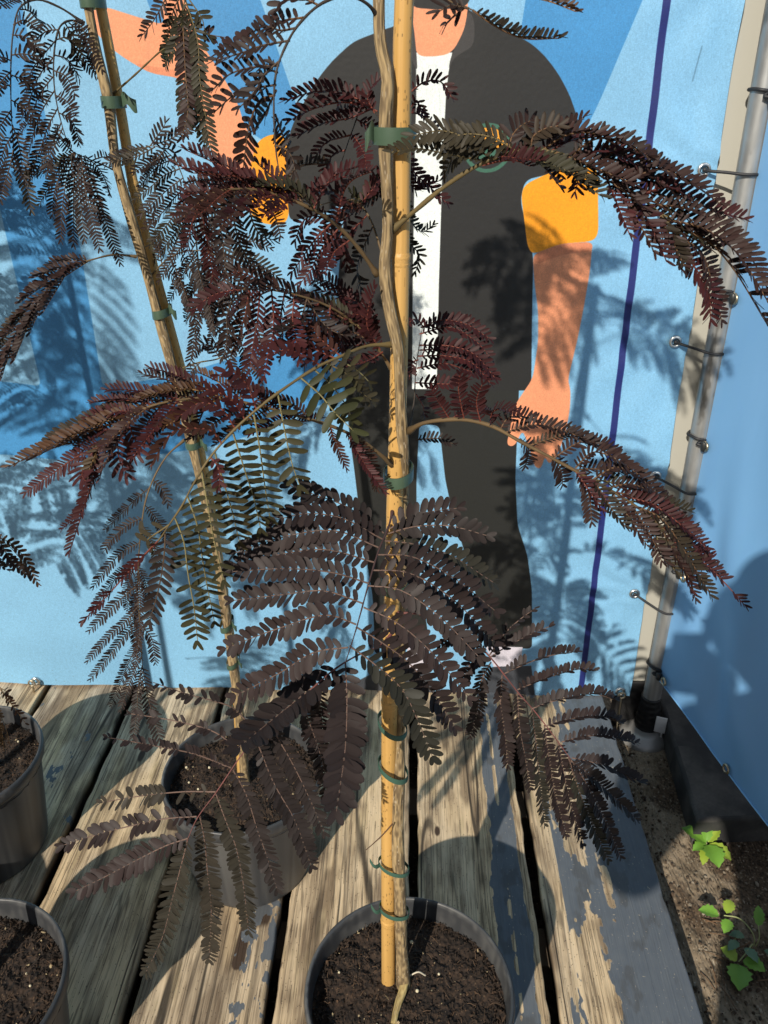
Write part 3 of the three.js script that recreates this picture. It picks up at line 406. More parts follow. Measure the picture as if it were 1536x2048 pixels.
[3,103,26,0,32,19,81,55,139,1207,-593,151,1204,-595,162,1201,-596,174,1197,-597,185,1193,-597],
[3,111,23,0,32,19,81,55,141,1205,-592,144,1196,-583,148,1187,-574,153,1178,-566,158,1169,-558],
[3,112,23,0,32,20,79,57,150,1199,-587,161,1196,-585,173,1191,-583,183,1187,-581,194,1182,-579],
[2,114,36,0,32,20,79,57,151,1199,-586,153,1190,-577,157,1182,-568,161,1173,-560,165,1164,-551],
[6,103,22,0,32,29,71,64,162,1190,-579,171,1187,-578,180,1182,-576,188,1177,-574,196,1172,-572],
[3,102,23,0,32,29,71,64,164,1189,-578,166,1182,-571,170,1175,-565,173,1169,-558,177,1161,-552],
[3,102,27,0,32,29,71,64,171,1182,-574,178,1179,-573,184,1176,-572,191,1173,-571,197,1169,-570],
[3,105,35,0,32,29,71,64,172,1181,-573,172,1176,-567,173,1170,-562,174,1165,-557,175,1159,-551]]],
[23,0,[-13,970,-655,-36,997,-640,-56,1013,-630,-87,1028,-620,-117,1040,-610,-146,1050,-600,-174,1052,-590,-198,1049,-580,-221,1037,-575,-240,1016,-570],
[[7,106,33,0,32,-8,91,41,-177,1050,-589,-204,1045,-584,-239,1035,-577,-276,1019,-568,-301,1009,-559],
[3,92,40,0,32,-6,87,49,-174,1052,-590,-211,1049,-592,-242,1036,-595,-276,1019,-599,-301,1001,-603],
[3,86,35,0,32,-9,77,63,-160,1051,-595,-187,1054,-597,-216,1048,-599,-242,1036,-602],
[7,88,31,0,32,1,91,42,-142,1049,-601,-163,1058,-596,-184,1059,-589,-205,1055,-581],
[3,94,37,0,32,-6,86,50,-219,1037,-575,-245,1022,-581,-274,1013,-589,-304,997,-598],
[7,94,38,0,32,-7,88,48,-195,1049,-581,-220,1037,-581,-243,1030,-580,-268,1018,-579],
[2,88,15,0,32,-7,46,88,-237,1020,-571,-254,1012,-569,-275,998,-567,-296,984,-564],
[2,129,9,0,32,7,61,79,-221,1037,-575,-222,1021,-575,-222,1008,-574,-218,997,-573],
[2,122,6,0,32,-3,64,77,-212,1042,-577,-210,1031,-576,-207,1021,-574,-209,1012,-571],
[2,84,26,0,32,0,82,57,-233,1026,-572,-246,989,-574,-263,960,-578,-281,943,-582],
[2,93,40,0,32,-6,92,39,-236,1020,-571,-248,982,-565,-254,965,-556,-262,943,-546],
[2,122,10,0,32,-9,50,86,-239,1018,-570,-246,1008,-564,-245,1004,-555,-238,1004,-544],
[2,94,39,0,32,-6,90,43,-132,1045,-605,-150,1048,-602,-167,1041,-597,-181,1033,-592],
[2,112,5,0,32,-4,57,82,-184,1051,-586,-199,1037,-591,-206,1024,-598,-207,1010,-606],
[2,87,41,0,32,-10,85,52,-146,1050,-600,-157,1043,-599,-165,1028,-598,-170,1020,-597],
[2,79,36,0,32,-12,89,45,-52,1011,-632,-43,996,-628,-33,980,-623,-19,963,-616],
[2,79,44,0,32,-16,91,39,-64,1018,-627,-61,1006,-625,-56,996,-621,-51,985,-617],
[2,85,39,0,32,-9,83,55,-46,1006,-635,-36,988,-640,-30,969,-648,-27,947,-656],
[2,90,39,0,32,-5,87,50,-102,1034,-615,-117,1049,-611,-135,1055,-606,-149,1055,-600],
[3,86,33,0,32,-21,81,55,-80,1025,-622,-91,1037,-621,-106,1040,-618,-120,1036,-615],
[2,87,35,0,32,-13,85,52,-113,1039,-611,-99,1030,-618,-88,1021,-627,-73,1019,-639],
[3,95,38,0,32,-5,87,50,-160,1050,-595,-170,1058,-601,-185,1055,-610,-199,1045,-621],
[3,89,33,0,32,-20,83,52,-124,1042,-608,-134,1024,-609,-147,1014,-612,-157,1004,-615]],
[[2,90,36,0,32,45,79,41,-93,1031,-618,-100,1030,-610,-107,1029,-602,-114,1027,-595,-122,1025,-588],
[3,88,28,0,32,45,79,41,-94,1031,-618,-102,1037,-621,-109,1041,-624,-118,1045,-626,-127,1048,-629],
[7,95,37,0,32,45,79,41,-110,1037,-612,-115,1037,-604,-121,1036,-595,-128,1035,-587,-134,1032,-580],
[3,90,33,0,32,45,79,41,-112,1038,-612,-119,1044,-616,-126,1049,-621,-135,1054,-625,-143,1057,-629],
[3,88,35,0,32,41,82,40,-126,1043,-607,-135,1041,-596,-144,1038,-585,-153,1034,-575,-163,1030,-566],
[7,82,41,0,32,41,82,40,-128,1044,-606,-136,1050,-610,-146,1056,-614,-155,1060,-617,-166,1064,-620],
[7,92,30,0,32,41,82,40,-145,1049,-600,-153,1049,-590,-161,1048,-580,-170,1045,-570,-179,1042,-561],
[2,93,31,0,32,41,82,40,-146,1050,-600,-158,1057,-603,-172,1063,-605,-186,1068,-607,-200,1071,-608],
[3,82,35,0,32,21,88,42,-160,1051,-595,-168,1047,-584,-176,1043,-573,-184,1038,-563,-193,1032,-554],
[3,95,32,0,32,21,88,42,-158,1051,-596,-170,1056,-603,-183,1059,-610,-197,1061,-616,-211,1062,-621],
[2,89,35,0,32,8,90,44,-175,1052,-590,-180,1047,-576,-186,1041,-564,-192,1034,-552,-199,1026,-541],
[2,91,28,0,32,21,88,42,-174,1052,-590,-188,1056,-591,-202,1058,-591,-216,1059,-592,-230,1059,-591],
[3,92,27,0,32,8,90,44,-195,1050,-582,-202,1046,-573,-209,1041,-564,-217,1035,-557,-224,1029,-549],
[2,84,42,0,32,8,90,44,-191,1050,-583,-204,1051,-587,-217,1051,-591,-231,1049,-594,-244,1047,-596],
[3,84,29,0,32,-30,78,56,-208,1044,-578,-212,1037,-570,-216,1030,-562,-221,1022,-555,-225,1014,-549],
[2,89,29,0,32,-30,78,56,-206,1045,-578,-217,1045,-583,-228,1043,-586,-239,1040,-590,-250,1035,-593],
[2,82,39,0,32,-47,59,66,-224,1034,-574,-226,1026,-569,-229,1018,-565,-231,1009,-561,-233,1000,-557],
[2,82,35,0,32,-47,59,66,-225,1034,-574,-234,1030,-578,-243,1025,-582,-251,1019,-585,-259,1012,-587],
[7,94,30,0,32,-47,59,66,-233,1024,-572,-236,1018,-568,-238,1013,-564,-241,1006,-560,-243,1000,-557],
[2,92,40,0,32,-47,59,66,-233,1024,-572,-239,1022,-574,-244,1019,-576,-250,1015,-578,-255,1010,-580]]],
[20,3,[-13,1079,-650,-33,1082,-635,-49,1081,-615,-67,1077,-600,-87,1068,-585,-109,1055,-570,-131,1037,-560,-147,1020,-550,-159,1002,-545,-167,988,-540,-179,971,-540,-189,957,-540,-210,935,-540],
[[1,142,13,0,47,0,50,87,-129,1037,-561,-124,1007,-565,-120,978,-572,-118,947,-579],
[1,149,5,0,47,-7,50,86,-114,1051,-568,-112,1020,-571,-111,986,-575,-110,957,-580],
[1,150,9,12,47,-11,46,88,-97,1063,-578,-93,1029,-578,-89,1004,-578,-84,986,-578],
[1,148,11,0,47,-2,49,87,-142,1025,-553,-139,1000,-557,-136,972,-563,-134,939,-570],
[1,139,9,0,47,-7,52,85,-152,1012,-548,-150,987,-546,-147,955,-543,-142,921,-540],
[1,133,9,0,47,5,52,85,-163,994,-542,-159,966,-545,-160,939,-550,-160,905,-555,-159,868,-560],
[1,140,12,12,47,-1,48,88,-174,977,-540,-170,956,-541,-170,927,-541,-169,893,-542,-170,860,-543],
[1,185,5,0,47,-6,40,91,-81,1071,-589,-67,1058,-589,-56,1044,-588,-42,1029,-588],
[1,160,5,0,47,6,50,87,-72,1075,-597,-62,1065,-599,-50,1048,-601,-44,1032,-605],
[1,128,11,0,47,3,45,89,-57,1079,-609,-45,1073,-611,-37,1066,-614,-31,1058,-618],
[6,106,13,0,47,12,37,92,-64,1078,-603,-49,1069,-607,-40,1053,-614,-29,1042,-621],
[2,86,46,25,47,-5,43,90,-189,957,-540,-209,937,-537,-233,911,-533,-254,890,-528],
[5,127,12,0,47,10,49,86,-183,963,-540,-185,946,-536,-191,920,-531,-200,893,-524],
[6,139,5,60,47,13,46,88,-179,971,-540,-196,958,-543,-202,952,-548,-207,957,-554],
[2,103,39,0,47,-6,49,87,-112,1053,-569,-118,1074,-567,-127,1084,-563,-136,1082,-559],
[2,102,49,0,47,4,44,90,-120,1046,-565,-129,1061,-566,-137,1066,-567,-149,1069,-568],
[2,101,42,0,47,-8,38,92,-127,1040,-562,-137,1056,-563,-152,1059,-565,-169,1048,-567],
[2,103,55,0,47,-6,41,91,-137,1031,-556,-143,1041,-555,-153,1044,-553,-169,1043,-550,-190,1015,-547],
[2,105,45,0,47,-11,51,85,-67,1077,-600,-78,1085,-596,-90,1091,-592,-106,1089,-586],
[2,105,50,0,47,-4,32,95,-57,1080,-609,-72,1086,-611,-83,1089,-613,-99,1089,-616],
[2,94,37,0,47,-6,45,89,-53,1081,-612,-65,1090,-616,-71,1094,-622,-74,1098,-628],
[2,78,34,0,47,-1,39,92,-145,1022,-551,-140,1017,-548,-138,1011,-544,-138,1003,-539]]],
[25,0,[-26,1133,-655,-40,1155,-645,-53,1171,-635,-69,1185,-620,-89,1195,-610,-107,1201,-600,-126,1202,-590,-139,1199,-585],
[[2,99,33,0,33,-13,82,56,-79,1190,-615,-105,1206,-606,-126,1211,-592,-144,1214,-576],
[2,91,35,0,33,0,81,59,-85,1193,-612,-115,1202,-621,-143,1200,-635,-170,1190,-651],
[2,92,34,0,33,-20,69,69,-92,1196,-608,-120,1198,-611,-143,1192,-615,-168,1182,-619],
[2,97,36,0,33,-20,78,60,-79,1190,-615,-100,1195,-617,-126,1191,-621,-153,1180,-625],
[2,101,41,0,33,1,84,55,-98,1198,-605,-123,1205,-614,-144,1204,-626,-164,1200,-641],
[2,89,39,0,33,-16,78,61,-104,1200,-602,-127,1196,-610,-150,1185,-622,-171,1174,-636],
[2,90,37,0,33,-2,83,55,-111,1200,-598,-133,1200,-604,-149,1198,-613,-166,1188,-624],
[3,98,37,0,33,-3,76,64,-76,1188,-617,-87,1205,-626,-81,1212,-640,-64,1213,-656],
[6,98,37,0,33,2,82,58,-66,1182,-623,-79,1196,-618,-92,1202,-610,-104,1203,-602],
[2,99,33,0,33,-7,78,62,-63,1179,-626,-74,1191,-632,-63,1200,-641,-49,1205,-651],
[2,89,40,0,33,-19,78,59,-70,1186,-619,-56,1207,-622,-47,1211,-625,-39,1213,-629],
[2,96,33,0,33,1,82,57,-55,1174,-633,-48,1198,-625,-40,1207,-613,-27,1213,-599],
[2,97,9,0,33,-10,55,83,-59,1177,-629,-72,1180,-630,-80,1175,-633,-86,1162,-635],
[2,100,8,0,33,-1,68,74,-58,1175,-631,-71,1163,-632,-81,1150,-634,-90,1138,-637],
[2,95,13,0,33,5,71,70,-54,1170,-634,-68,1154,-633,-75,1141,-630,-82,1133,-627],
[2,96,14,0,33,-5,63,77,-51,1168,-637,-61,1152,-644,-69,1136,-656,-75,1122,-669],
[2,100,22,0,33,-10,54,83,-46,1161,-641,-56,1155,-633,-59,1150,-621,-62,1144,-607],
[2,95,13,0,33,0,64,77,-136,1200,-586,-143,1183,-593,-144,1163,-602,-145,1139,-612],
[5,91,13,0,33,6,56,82,-126,1201,-590,-130,1184,-585,-128,1167,-578,-126,1152,-570],
[5,95,13,0,33,-1,53,84,-120,1201,-593,-123,1182,-597,-121,1164,-603,-116,1149,-609],
[5,91,13,0,33,4,57,82,-111,1200,-598,-112,1184,-602,-107,1170,-607,-99,1166,-612],
[2,102,16,0,33,-9,57,82,-139,1199,-585,-148,1186,-590,-155,1172,-596,-160,1160,-604],
[5,77,19,0,33,-9,51,85,-98,1198,-605,-96,1188,-598,-92,1183,-588,-88,1174,-577]],
[[2,95,40,0,33,56,71,43,-83,1192,-613,-87,1192,-605,-92,1190,-597,-96,1189,-589,-100,1187,-582],
[2,97,40,0,33,56,71,43,-83,1192,-613,-89,1199,-616,-95,1205,-620,-102,1210,-623,-109,1215,-627],
[2,92,36,0,33,47,78,41,-95,1197,-606,-102,1196,-596,-109,1193,-585,-115,1190,-575,-122,1187,-565],
[2,96,38,0,33,47,78,41,-96,1197,-606,-106,1203,-610,-117,1209,-615,-128,1214,-618,-139,1217,-622],
[3,100,28,0,33,29,85,44,-109,1201,-599,-113,1197,-587,-117,1192,-576,-121,1187,-565,-125,1181,-555],
[2,99,42,0,33,47,78,41,-107,1201,-600,-118,1208,-603,-129,1215,-605,-141,1220,-607,-154,1225,-609],
[2,89,28,0,33,29,85,44,-122,1202,-592,-126,1200,-583,-130,1197,-575,-134,1193,-566,-139,1190,-558],
[2,99,34,0,33,29,85,44,-120,1202,-593,-129,1207,-595,-139,1211,-596,-149,1214,-597,-160,1217,-598],
[3,102,35,0,33,4,84,55,-135,1200,-586,-139,1197,-581,-143,1194,-577,-147,1191,-572,-151,1187,-568],
[2,86,38,0,33,4,84,55,-134,1200,-587,-139,1201,-588,-145,1200,-589,-150,1200,-589,-155,1199,-590]]],
[16,4,[-25,1306,-650,-31,1312,-640,-42,1316,-630,-58,1312,-620,-73,1300,-610,-82,1286,-600,-88,1271,-595,-90,1248,-590,-89,1224,-585,-87,1214,-580],
[[3,116,17,0,42,-40,60,69,-71,1303,-611,-88,1301,-621,-113,1291,-634,-135,1284,-650],
[5,109,28,0,42,-20,57,80,-79,1290,-603,-98,1287,-604,-112,1283,-606,-129,1279,-609],
[5,105,28,0,42,-34,60,72,-86,1276,-597,-103,1275,-601,-120,1271,-606,-133,1262,-612],
[5,116,30,0,42,-45,54,71,-88,1265,-594,-103,1263,-597,-117,1259,-602,-132,1249,-607],
[3,113,11,0,42,-3,56,83,-89,1259,-592,-100,1256,-600,-110,1241,-611,-119,1212,-623],
[5,115,26,0,42,-31,63,71,-89,1248,-590,-88,1240,-599,-87,1232,-612,-86,1223,-627],
[3,105,31,0,42,-38,68,63,-61,1310,-618,-73,1314,-618,-83,1312,-617,-89,1307,-616],
[5,90,28,0,42,-31,54,79,-76,1297,-607,-86,1296,-613,-97,1299,-621,-107,1296,-631],
[5,107,26,0,42,-25,64,73,-85,1279,-598,-95,1271,-594,-101,1262,-590,-111,1252,-584],
[5,113,19,0,42,-35,62,70,-88,1262,-593,-95,1252,-600,-103,1242,-611,-114,1234,-623],
[5,87,24,0,42,-33,66,67,-87,1272,-595,-93,1273,-605,-101,1268,-618,-105,1260,-634],
[5,92,23,0,42,-34,49,80,-89,1230,-586,-82,1227,-585,-78,1221,-584,-77,1214,-582]]],
[11,4,[-23,1242,-660,-28,1247,-670,-37,1250,-680,-46,1233,-690,-56,1209,-700],
[[2,114,27,0,33,-16,73,66,-26,1247,-669,-48,1258,-673,-71,1260,-678,-94,1254,-685],
[2,117,34,0,33,-8,78,62,-31,1251,-674,-53,1253,-669,-72,1249,-662,-88,1242,-653],
[2,111,30,0,33,-12,75,65,-30,1249,-672,-45,1243,-673,-66,1239,-674,-85,1231,-674],
[2,88,25,0,33,-11,72,68,-34,1250,-677,-43,1247,-683,-52,1247,-694,-61,1243,-705],
[2,84,29,0,33,-9,77,63,-48,1230,-691,-56,1228,-693,-66,1225,-694,-76,1214,-696],
[2,89,30,0,33,-15,80,58,-47,1231,-691,-41,1225,-685,-36,1217,-675,-34,1208,-665],
[2,86,27,0,33,-19,79,58,-28,1246,-669,-33,1256,-669,-29,1264,-669,-24,1268,-669],
[2,88,33,0,33,-1,68,74,-52,1219,-696,-60,1217,-697,-66,1210,-699,-69,1203,-701],
[2,84,28,0,33,-12,73,68,-42,1241,-686,-32,1236,-685,-27,1233,-685,-24,1231,-685]]],
[18,0,[-15,1054,-665,-28,1075,-660,-48,1099,-650,-66,1113,-640,-88,1123,-630,-109,1129,-620,-124,1131,-610],
[[3,102,26,0,35,-19,66,72,-46,1096,-651,-78,1115,-640,-100,1130,-623,-123,1133,-604],
[2,106,22,0,35,0,78,62,-27,1075,-660,-40,1108,-662,-54,1114,-664,-72,1118,-667],
[6,106,26,0,35,-18,79,58,-41,1093,-653,-66,1109,-652,-79,1113,-650,-94,1115,-648],
[2,103,19,0,35,-21,70,68,-34,1082,-657,-49,1108,-669,-66,1120,-686,-85,1117,-706],
[3,110,30,0,35,-1,72,69,-32,1080,-658,-52,1088,-658,-73,1088,-657,-89,1092,-657],
[2,99,23,0,35,-16,65,75,-30,1076,-659,-41,1074,-664,-54,1072,-671,-67,1074,-680],
[2,100,29,0,35,-13,69,71,-119,1130,-613,-124,1110,-613,-129,1098,-614,-133,1085,-614],
[2,111,30,0,35,-22,80,56,-104,1128,-622,-103,1101,-614,-106,1086,-603,-108,1071,-589],
[2,101,25,0,35,-4,78,62,-95,1125,-627,-101,1102,-637,-102,1086,-651,-108,1059,-669],
[2,102,19,0,35,-16,76,63,-88,1123,-630,-89,1106,-620,-85,1095,-606,-81,1084,-590],
[5,107,25,0,35,-14,75,64,-129,1131,-610,-137,1109,-609,-137,1098,-607,-140,1082,-604],
[2,104,29,0,35,0,80,61,-112,1130,-618,-115,1107,-615,-119,1089,-611,-122,1071,-606],
[2,109,21,0,35,-2,69,72,-70,1116,-638,-79,1095,-648,-81,1074,-663,-89,1052,-680],
[5,109,28,0,35,1,81,59,-79,1119,-634,-69,1103,-631,-61,1097,-627,-50,1094,-621],
[5,99,31,0,35,-16,77,62,-79,1119,-634,-84,1105,-623,-93,1102,-606,-99,1105,-586],
[2,103,28,0,35,-17,69,70,-125,1131,-610,-140,1129,-607,-150,1125,-602,-157,1119,-597],
[2,100,24,0,35,-17,68,71,-98,1127,-625,-113,1135,-624,-127,1141,-621,-141,1140,-619],
[2,109,22,0,35,-19,74,65,-24,1071,-661,-34,1091,-656,-32,1111,-649,-27,1126,-641],
[2,105,27,0,35,-3,79,61,-22,1069,-662,-32,1065,-653,-42,1065,-641,-51,1067,-627],
[2,99,28,0,35,1,78,63,-51,1101,-648,-57,1076,-656,-54,1062,-668,-49,1049,-682],
[2,101,24,0,35,-12,67,73,-62,1112,-642,-64,1094,-636,-66,1081,-626,-63,1070,-616],
[2,100,27,0,35,-11,75,65,-105,1128,-622,-123,1118,-633,-139,1104,-650,-150,1088,-670],
[2,109,30,0,35,-17,79,59,-30,1080,-659,-42,1097,-657,-52,1103,-655,-66,1106,-653],
[2,102,21,0,35,-2,79,61,-27,1075,-660,-34,1096,-658,-46,1102,-655,-58,1098,-651]]],
[12,4,[-11,971,-680,1,990,-700,5,1006,-720,6,1032,-730,9,1052,-740,12,1068,-750],
[[2,101,26,0,42,18,69,70,10,1066,-749,30,1074,-745,52,1071,-741,72,1060,-736],
[2,95,24,0,42,14,68,71,9,1061,-745,37,1068,-742,61,1056,-738,75,1042,-732],
[2,103,22,0,42,17,74,65,9,1052,-740,37,1053,-735,58,1048,-728,78,1028,-720],
[2,97,24,0,42,22,65,73,8,1043,-736,33,1044,-734,56,1039,-732,75,1020,-730],
[2,95,24,0,42,4,66,75,7,1033,-731,33,1037,-733,55,1029,-737,80,1023,-741],
[2,103,23,0,42,18,63,76,6,1021,-726,24,1022,-721,39,1024,-715,52,1031,-707],
[2,94,20,0,42,3,70,72,11,1066,-749,22,1068,-753,37,1069,-760,61,1066,-767],
[2,105,23,0,42,21,71,67,9,1048,-738,33,1048,-741,51,1041,-745,74,1022,-749],
[2,79,16,30,42,19,68,71,7,1011,-722,10,1005,-724,13,999,-727,15,988,-731],
[2,81,18,0,42,5,66,75,12,1067,-749,7,1074,-746,2,1075,-740,-3,1072,-733],
[2,74,25,30,42,4,73,68,8,1040,-734,3,1039,-729,1,1032,-723,0,1027,-715],
[5,77,21,0,42,7,69,72,7,978,-693,15,979,-693,29,980,-692,41,975,-692]]],
[11,4,[-20,1175,-670,-13,1208,-700,-4,1243,-720,1,1260,-730],
[[2,90,26,0,40,19,69,70,-2,1259,-729,9,1266,-726,21,1266,-721,30,1255,-715],
[2,91,22,0,40,3,73,68,-4,1245,-721,6,1243,-726,13,1237,-735,21,1227,-744],
[2,96,19,0,40,13,71,69,-10,1222,-708,2,1202,-707,14,1192,-704,28,1180,-702],
[2,75,31,0,40,-1,70,71,-11,1219,-706,3,1189,-708,15,1193,-710,23,1196,-712],
[5,82,29,0,40,11,77,62,-15,1201,-694,-1,1167,-699,9,1157,-706,18,1161,-714],
[5,81,23,0,40,2,75,67,-16,1198,-691,-3,1153,-690,7,1142,-687,4,1129,-685],
[2,92,19,0,40,1,69,72,-15,1198,-691,-33,1183,-696,-46,1174,-704,-54,1177,-713],
[6,92,22,0,40,8,63,77,-13,1208,-700,-31,1190,-696,-41,1184,-689,-48,1190,-682],
[2,66,31,0,40,21,59,78,-2,1248,-723,3,1253,-722,6,1246,-721,10,1239,-720]]],
[14,0,[-21,1142,-665,-32,1170,-680,-43,1182,-690,-57,1182,-700,-75,1177,-710],
[[2,116,26,0,40,-7,83,55,-35,1173,-683,-49,1158,-684,-53,1146,-687,-52,1133,-690],
[2,104,19,0,40,-19,74,65,-39,1178,-687,-52,1177,-681,-61,1171,-673,-65,1161,-663],
[2,105,20,0,40,1,75,66,-41,1180,-688,-33,1189,-686,-28,1195,-683,-25,1203,-679],
[2,111,30,0,40,-11,71,70,-53,1182,-697,-62,1189,-691,-71,1190,-682,-80,1187,-672],
[5,111,22,0,40,-4,80,60,-30,1166,-678,-39,1146,-684,-44,1129,-693,-42,1112,-703],
[2,113,22,0,40,-13,77,62,-47,1182,-693,-53,1168,-692,-61,1157,-691,-62,1145,-690]]],
[15,0,[-8,1329,-620,6,1318,-600,18,1311,-585,30,1306,-570,34,1304,-565],
[[3,88,45,0,33,20,83,52,34,1304,-565,46,1297,-567,65,1290,-570,87,1290,-573],
[5,111,16,0,33,-2,70,72,32,1305,-567,25,1306,-566,20,1306,-563,14,1303,-561],
[5,107,8,0,33,-5,69,73,30,1306,-570,26,1303,-572,23,1301,-575,19,1298,-579],
[7,84,56,0,33,13,83,55,18,1312,-586,51,1313,-584,78,1310,-581,96,1304,-577]]],
[15,0,[-20,1440,-650,60,1500,-620,140,1500,-600,210,1460,-580],
[[3,112,22,0,50,-61,80,2,42,1487,-627,50,1494,-639,59,1501,-651,68,1505,-663,78,1509,-676],
[3,116,9,0,50,-61,80,2,42,1486,-627,43,1487,-613,44,1486,-600,46,1483,-586,48,1480,-574],
[3,113,14,0,50,-5,98,18,68,1500,-618,81,1502,-630,94,1502,-642,108,1499,-653,122,1495,-664],
[3,102,21,0,50,-5,98,18,64,1500,-619,71,1495,-601,79,1488,-585,86,1480,-569,94,1469,-555],
[3,106,13,0,50,-5,98,18,95,1500,-611,107,1505,-623,120,1507,-635,133,1508,-647,147,1506,-658],
[3,107,12,0,50,-5,98,18,96,1500,-611,103,1495,-592,111,1487,-574,119,1478,-556,127,1466,-540],
[3,106,23,0,50,-5,98,18,125,1500,-604,139,1503,-618,154,1503,-633,169,1500,-647,184,1495,-660],
[3,100,11,0,50,-5,98,18,126,1500,-604,134,1499,-584,143,1496,-565,152,1491,-547,162,1483,-530],
[3,115,19,0,50,40,86,33,154,1492,-596,169,1488,-604,183,1481,-612,197,1473,-619,210,1464,-625],
[3,100,11,0,50,40,86,33,152,1493,-597,155,1486,-583,157,1478,-570,160,1469,-558,164,1458,-547],
[3,107,13,0,50,40,86,33,177,1479,-589,189,1478,-597,200,1475,-605,212,1470,-612,222,1464,-618],
[3,106,13,0,50,40,86,33,179,1478,-589,182,1473,-577,185,1466,-565,188,1458,-554,191,1450,-544],
[3,118,15,0,50,40,86,33,201,1465,-583,209,1463,-587,216,1460,-592,224,1456,-596,230,1451,-599],
[3,107,8,0,50,40,86,33,205,1463,-581,209,1458,-572,212,1453,-564,216,1446,-557,219,1439,-550]]],
[15,0,[-20,1520,-650,-80,1580,-680,-150,1580,-700,-200,1530,-720],
[[3,99,7,0,50,49,73,49,-67,1567,-674,-80,1572,-666,-93,1575,-659,-106,1576,-652,-120,1576,-645],
[3,100,10,0,50,49,73,49,-68,1568,-674,-65,1573,-685,-62,1577,-697,-60,1580,-709,-57,1581,-721],
[3,103,17,0,50,-5,98,18,-93,1580,-684,-105,1579,-672,-116,1576,-662,-127,1571,-651,-139,1565,-642],
[3,109,14,0,50,-5,98,18,-90,1580,-683,-96,1581,-702,-102,1579,-721,-108,1575,-739,-115,1569,-756],
[3,104,11,0,50,-5,98,18,-122,1580,-692,-134,1578,-680,-147,1574,-669,-159,1568,-658,-171,1560,-648],
[3,111,7,0,50,-5,98,18,-120,1580,-692,-124,1584,-708,-128,1586,-725,-133,1586,-742,-139,1584,-759],
[3,103,10,0,50,-71,71,0,-151,1579,-700,-160,1567,-693,-169,1553,-686,-177,1539,-680,-184,1525,-675],
[3,104,21,0,50,-71,71,0,-152,1578,-701,-160,1573,-717,-168,1567,-731,-176,1558,-745,-183,1548,-758],
[3,107,18,0,50,-71,71,0,-175,1555,-710,-185,1545,-703,-194,1534,-696,-202,1523,-691,-210,1510,-686],
[3,116,13,0,50,-71,71,0,-172,1558,-709,-176,1554,-721,-181,1548,-733,-185,1541,-744,-190,1532,-754],
[3,107,22,0,50,-71,71,0,-195,1535,-718,-201,1528,-713,-206,1520,-708,-211,1512,-704,-216,1503,-700],
[3,100,20,0,50,-71,71,0,-195,1535,-718,-199,1531,-726,-202,1527,-733,-205,1521,-740,-208,1516,-746]]]],"back":[[16,4,[-348,1319,-1000,-368,1333,-990,-386,1339,-980,-401,1332,-970,-408,1311,-960,-413,1280,-950,-417,1239,-940,-424,1191,-940],
[[5,100,21,0,36,30,55,78,-408,1316,-962,-393,1320,-956,-380,1313,-947,-371,1310,-936],
[5,109,22,0,36,29,47,84,-410,1307,-959,-399,1306,-958,-389,1299,-957,-383,1294,-955],
[5,106,23,0,36,29,42,86,-412,1289,-953,-399,1290,-956,-387,1286,-960,-382,1278,-966],
[5,111,31,0,36,30,45,84,-414,1271,-948,-403,1266,-952,-396,1258,-958,-390,1248,-965],
[5,104,25,0,36,20,54,82,-416,1248,-942,-406,1241,-943,-398,1232,-944,-393,1219,-946],
[5,110,28,0,36,36,39,85,-413,1284,-951,-417,1287,-942,-421,1282,-927,-423,1275,-911],
[5,98,28,0,36,35,57,74,-415,1262,-946,-420,1260,-937,-425,1253,-925,-427,1244,-910],
[5,111,20,0,36,36,52,78,-417,1239,-940,-423,1230,-933,-427,1220,-922,-431,1203,-909],
[5,108,20,0,36,25,58,78,-423,1201,-940,-426,1187,-933,-432,1168,-922,-433,1154,-909],
[5,110,25,0,36,30,49,82,-424,1196,-940,-419,1179,-937,-412,1162,-931,-410,1142,-926],
[5,100,23,0,36,33,49,80,-401,1330,-969,-398,1330,-980,-397,1324,-995,-400,1319,-1013],
[5,108,25,0,36,38,43,82,-392,1338,-976,-397,1340,-965,-401,1335,-948,-404,1330,-929],
[5,102,22,0,36,33,43,84,-413,1275,-949,-420,1266,-939,-423,1257,-925,-428,1249,-909],
[5,107,24,0,36,35,41,84,-419,1225,-940,-415,1206,-938,-414,1186,-934,-412,1172,-930],
[5,107,30,0,36,33,45,83,-421,1215,-940,-432,1203,-941,-442,1186,-943,-452,1170,-945]]],
[16,4,[-349,1319,-1000,-356,1321,-985,-363,1315,-970,-369,1294,-960,-373,1266,-955,-372,1243,-950,-368,1222,-945,-363,1202,-940],
[[5,111,27,0,36,2,62,78,-367,1303,-964,-384,1289,-965,-398,1276,-965,-410,1257,-966],
[5,107,30,0,36,9,50,86,-369,1289,-959,-391,1271,-965,-408,1252,-975,-429,1227,-986],
[5,108,19,0,36,-4,57,82,-372,1271,-956,-396,1252,-967,-418,1228,-984,-442,1211,-1003],
[5,104,28,0,36,13,55,82,-373,1257,-953,-394,1238,-963,-412,1218,-977,-432,1191,-994],
[5,103,30,0,36,-1,48,88,-371,1241,-949,-386,1222,-950,-399,1200,-951,-419,1170,-952],
[5,110,27,0,36,0,57,82,-369,1227,-946,-384,1207,-951,-401,1189,-957,-421,1168,-965],
[5,110,28,0,36,0,41,91,-367,1303,-964,-357,1305,-968,-353,1298,-974,-354,1285,-981],
[5,106,21,0,36,-8,58,81,-369,1289,-959,-361,1286,-967,-358,1276,-978,-359,1266,-992],
[5,112,21,0,36,-4,41,91,-372,1275,-957,-360,1271,-951,-352,1264,-943,-345,1253,-933],
[5,108,25,0,36,0,60,80,-372,1252,-952,-360,1248,-943,-350,1241,-931,-343,1231,-916],
[5,100,27,0,36,5,42,91,-371,1236,-948,-363,1231,-953,-360,1221,-960,-362,1206,-968],
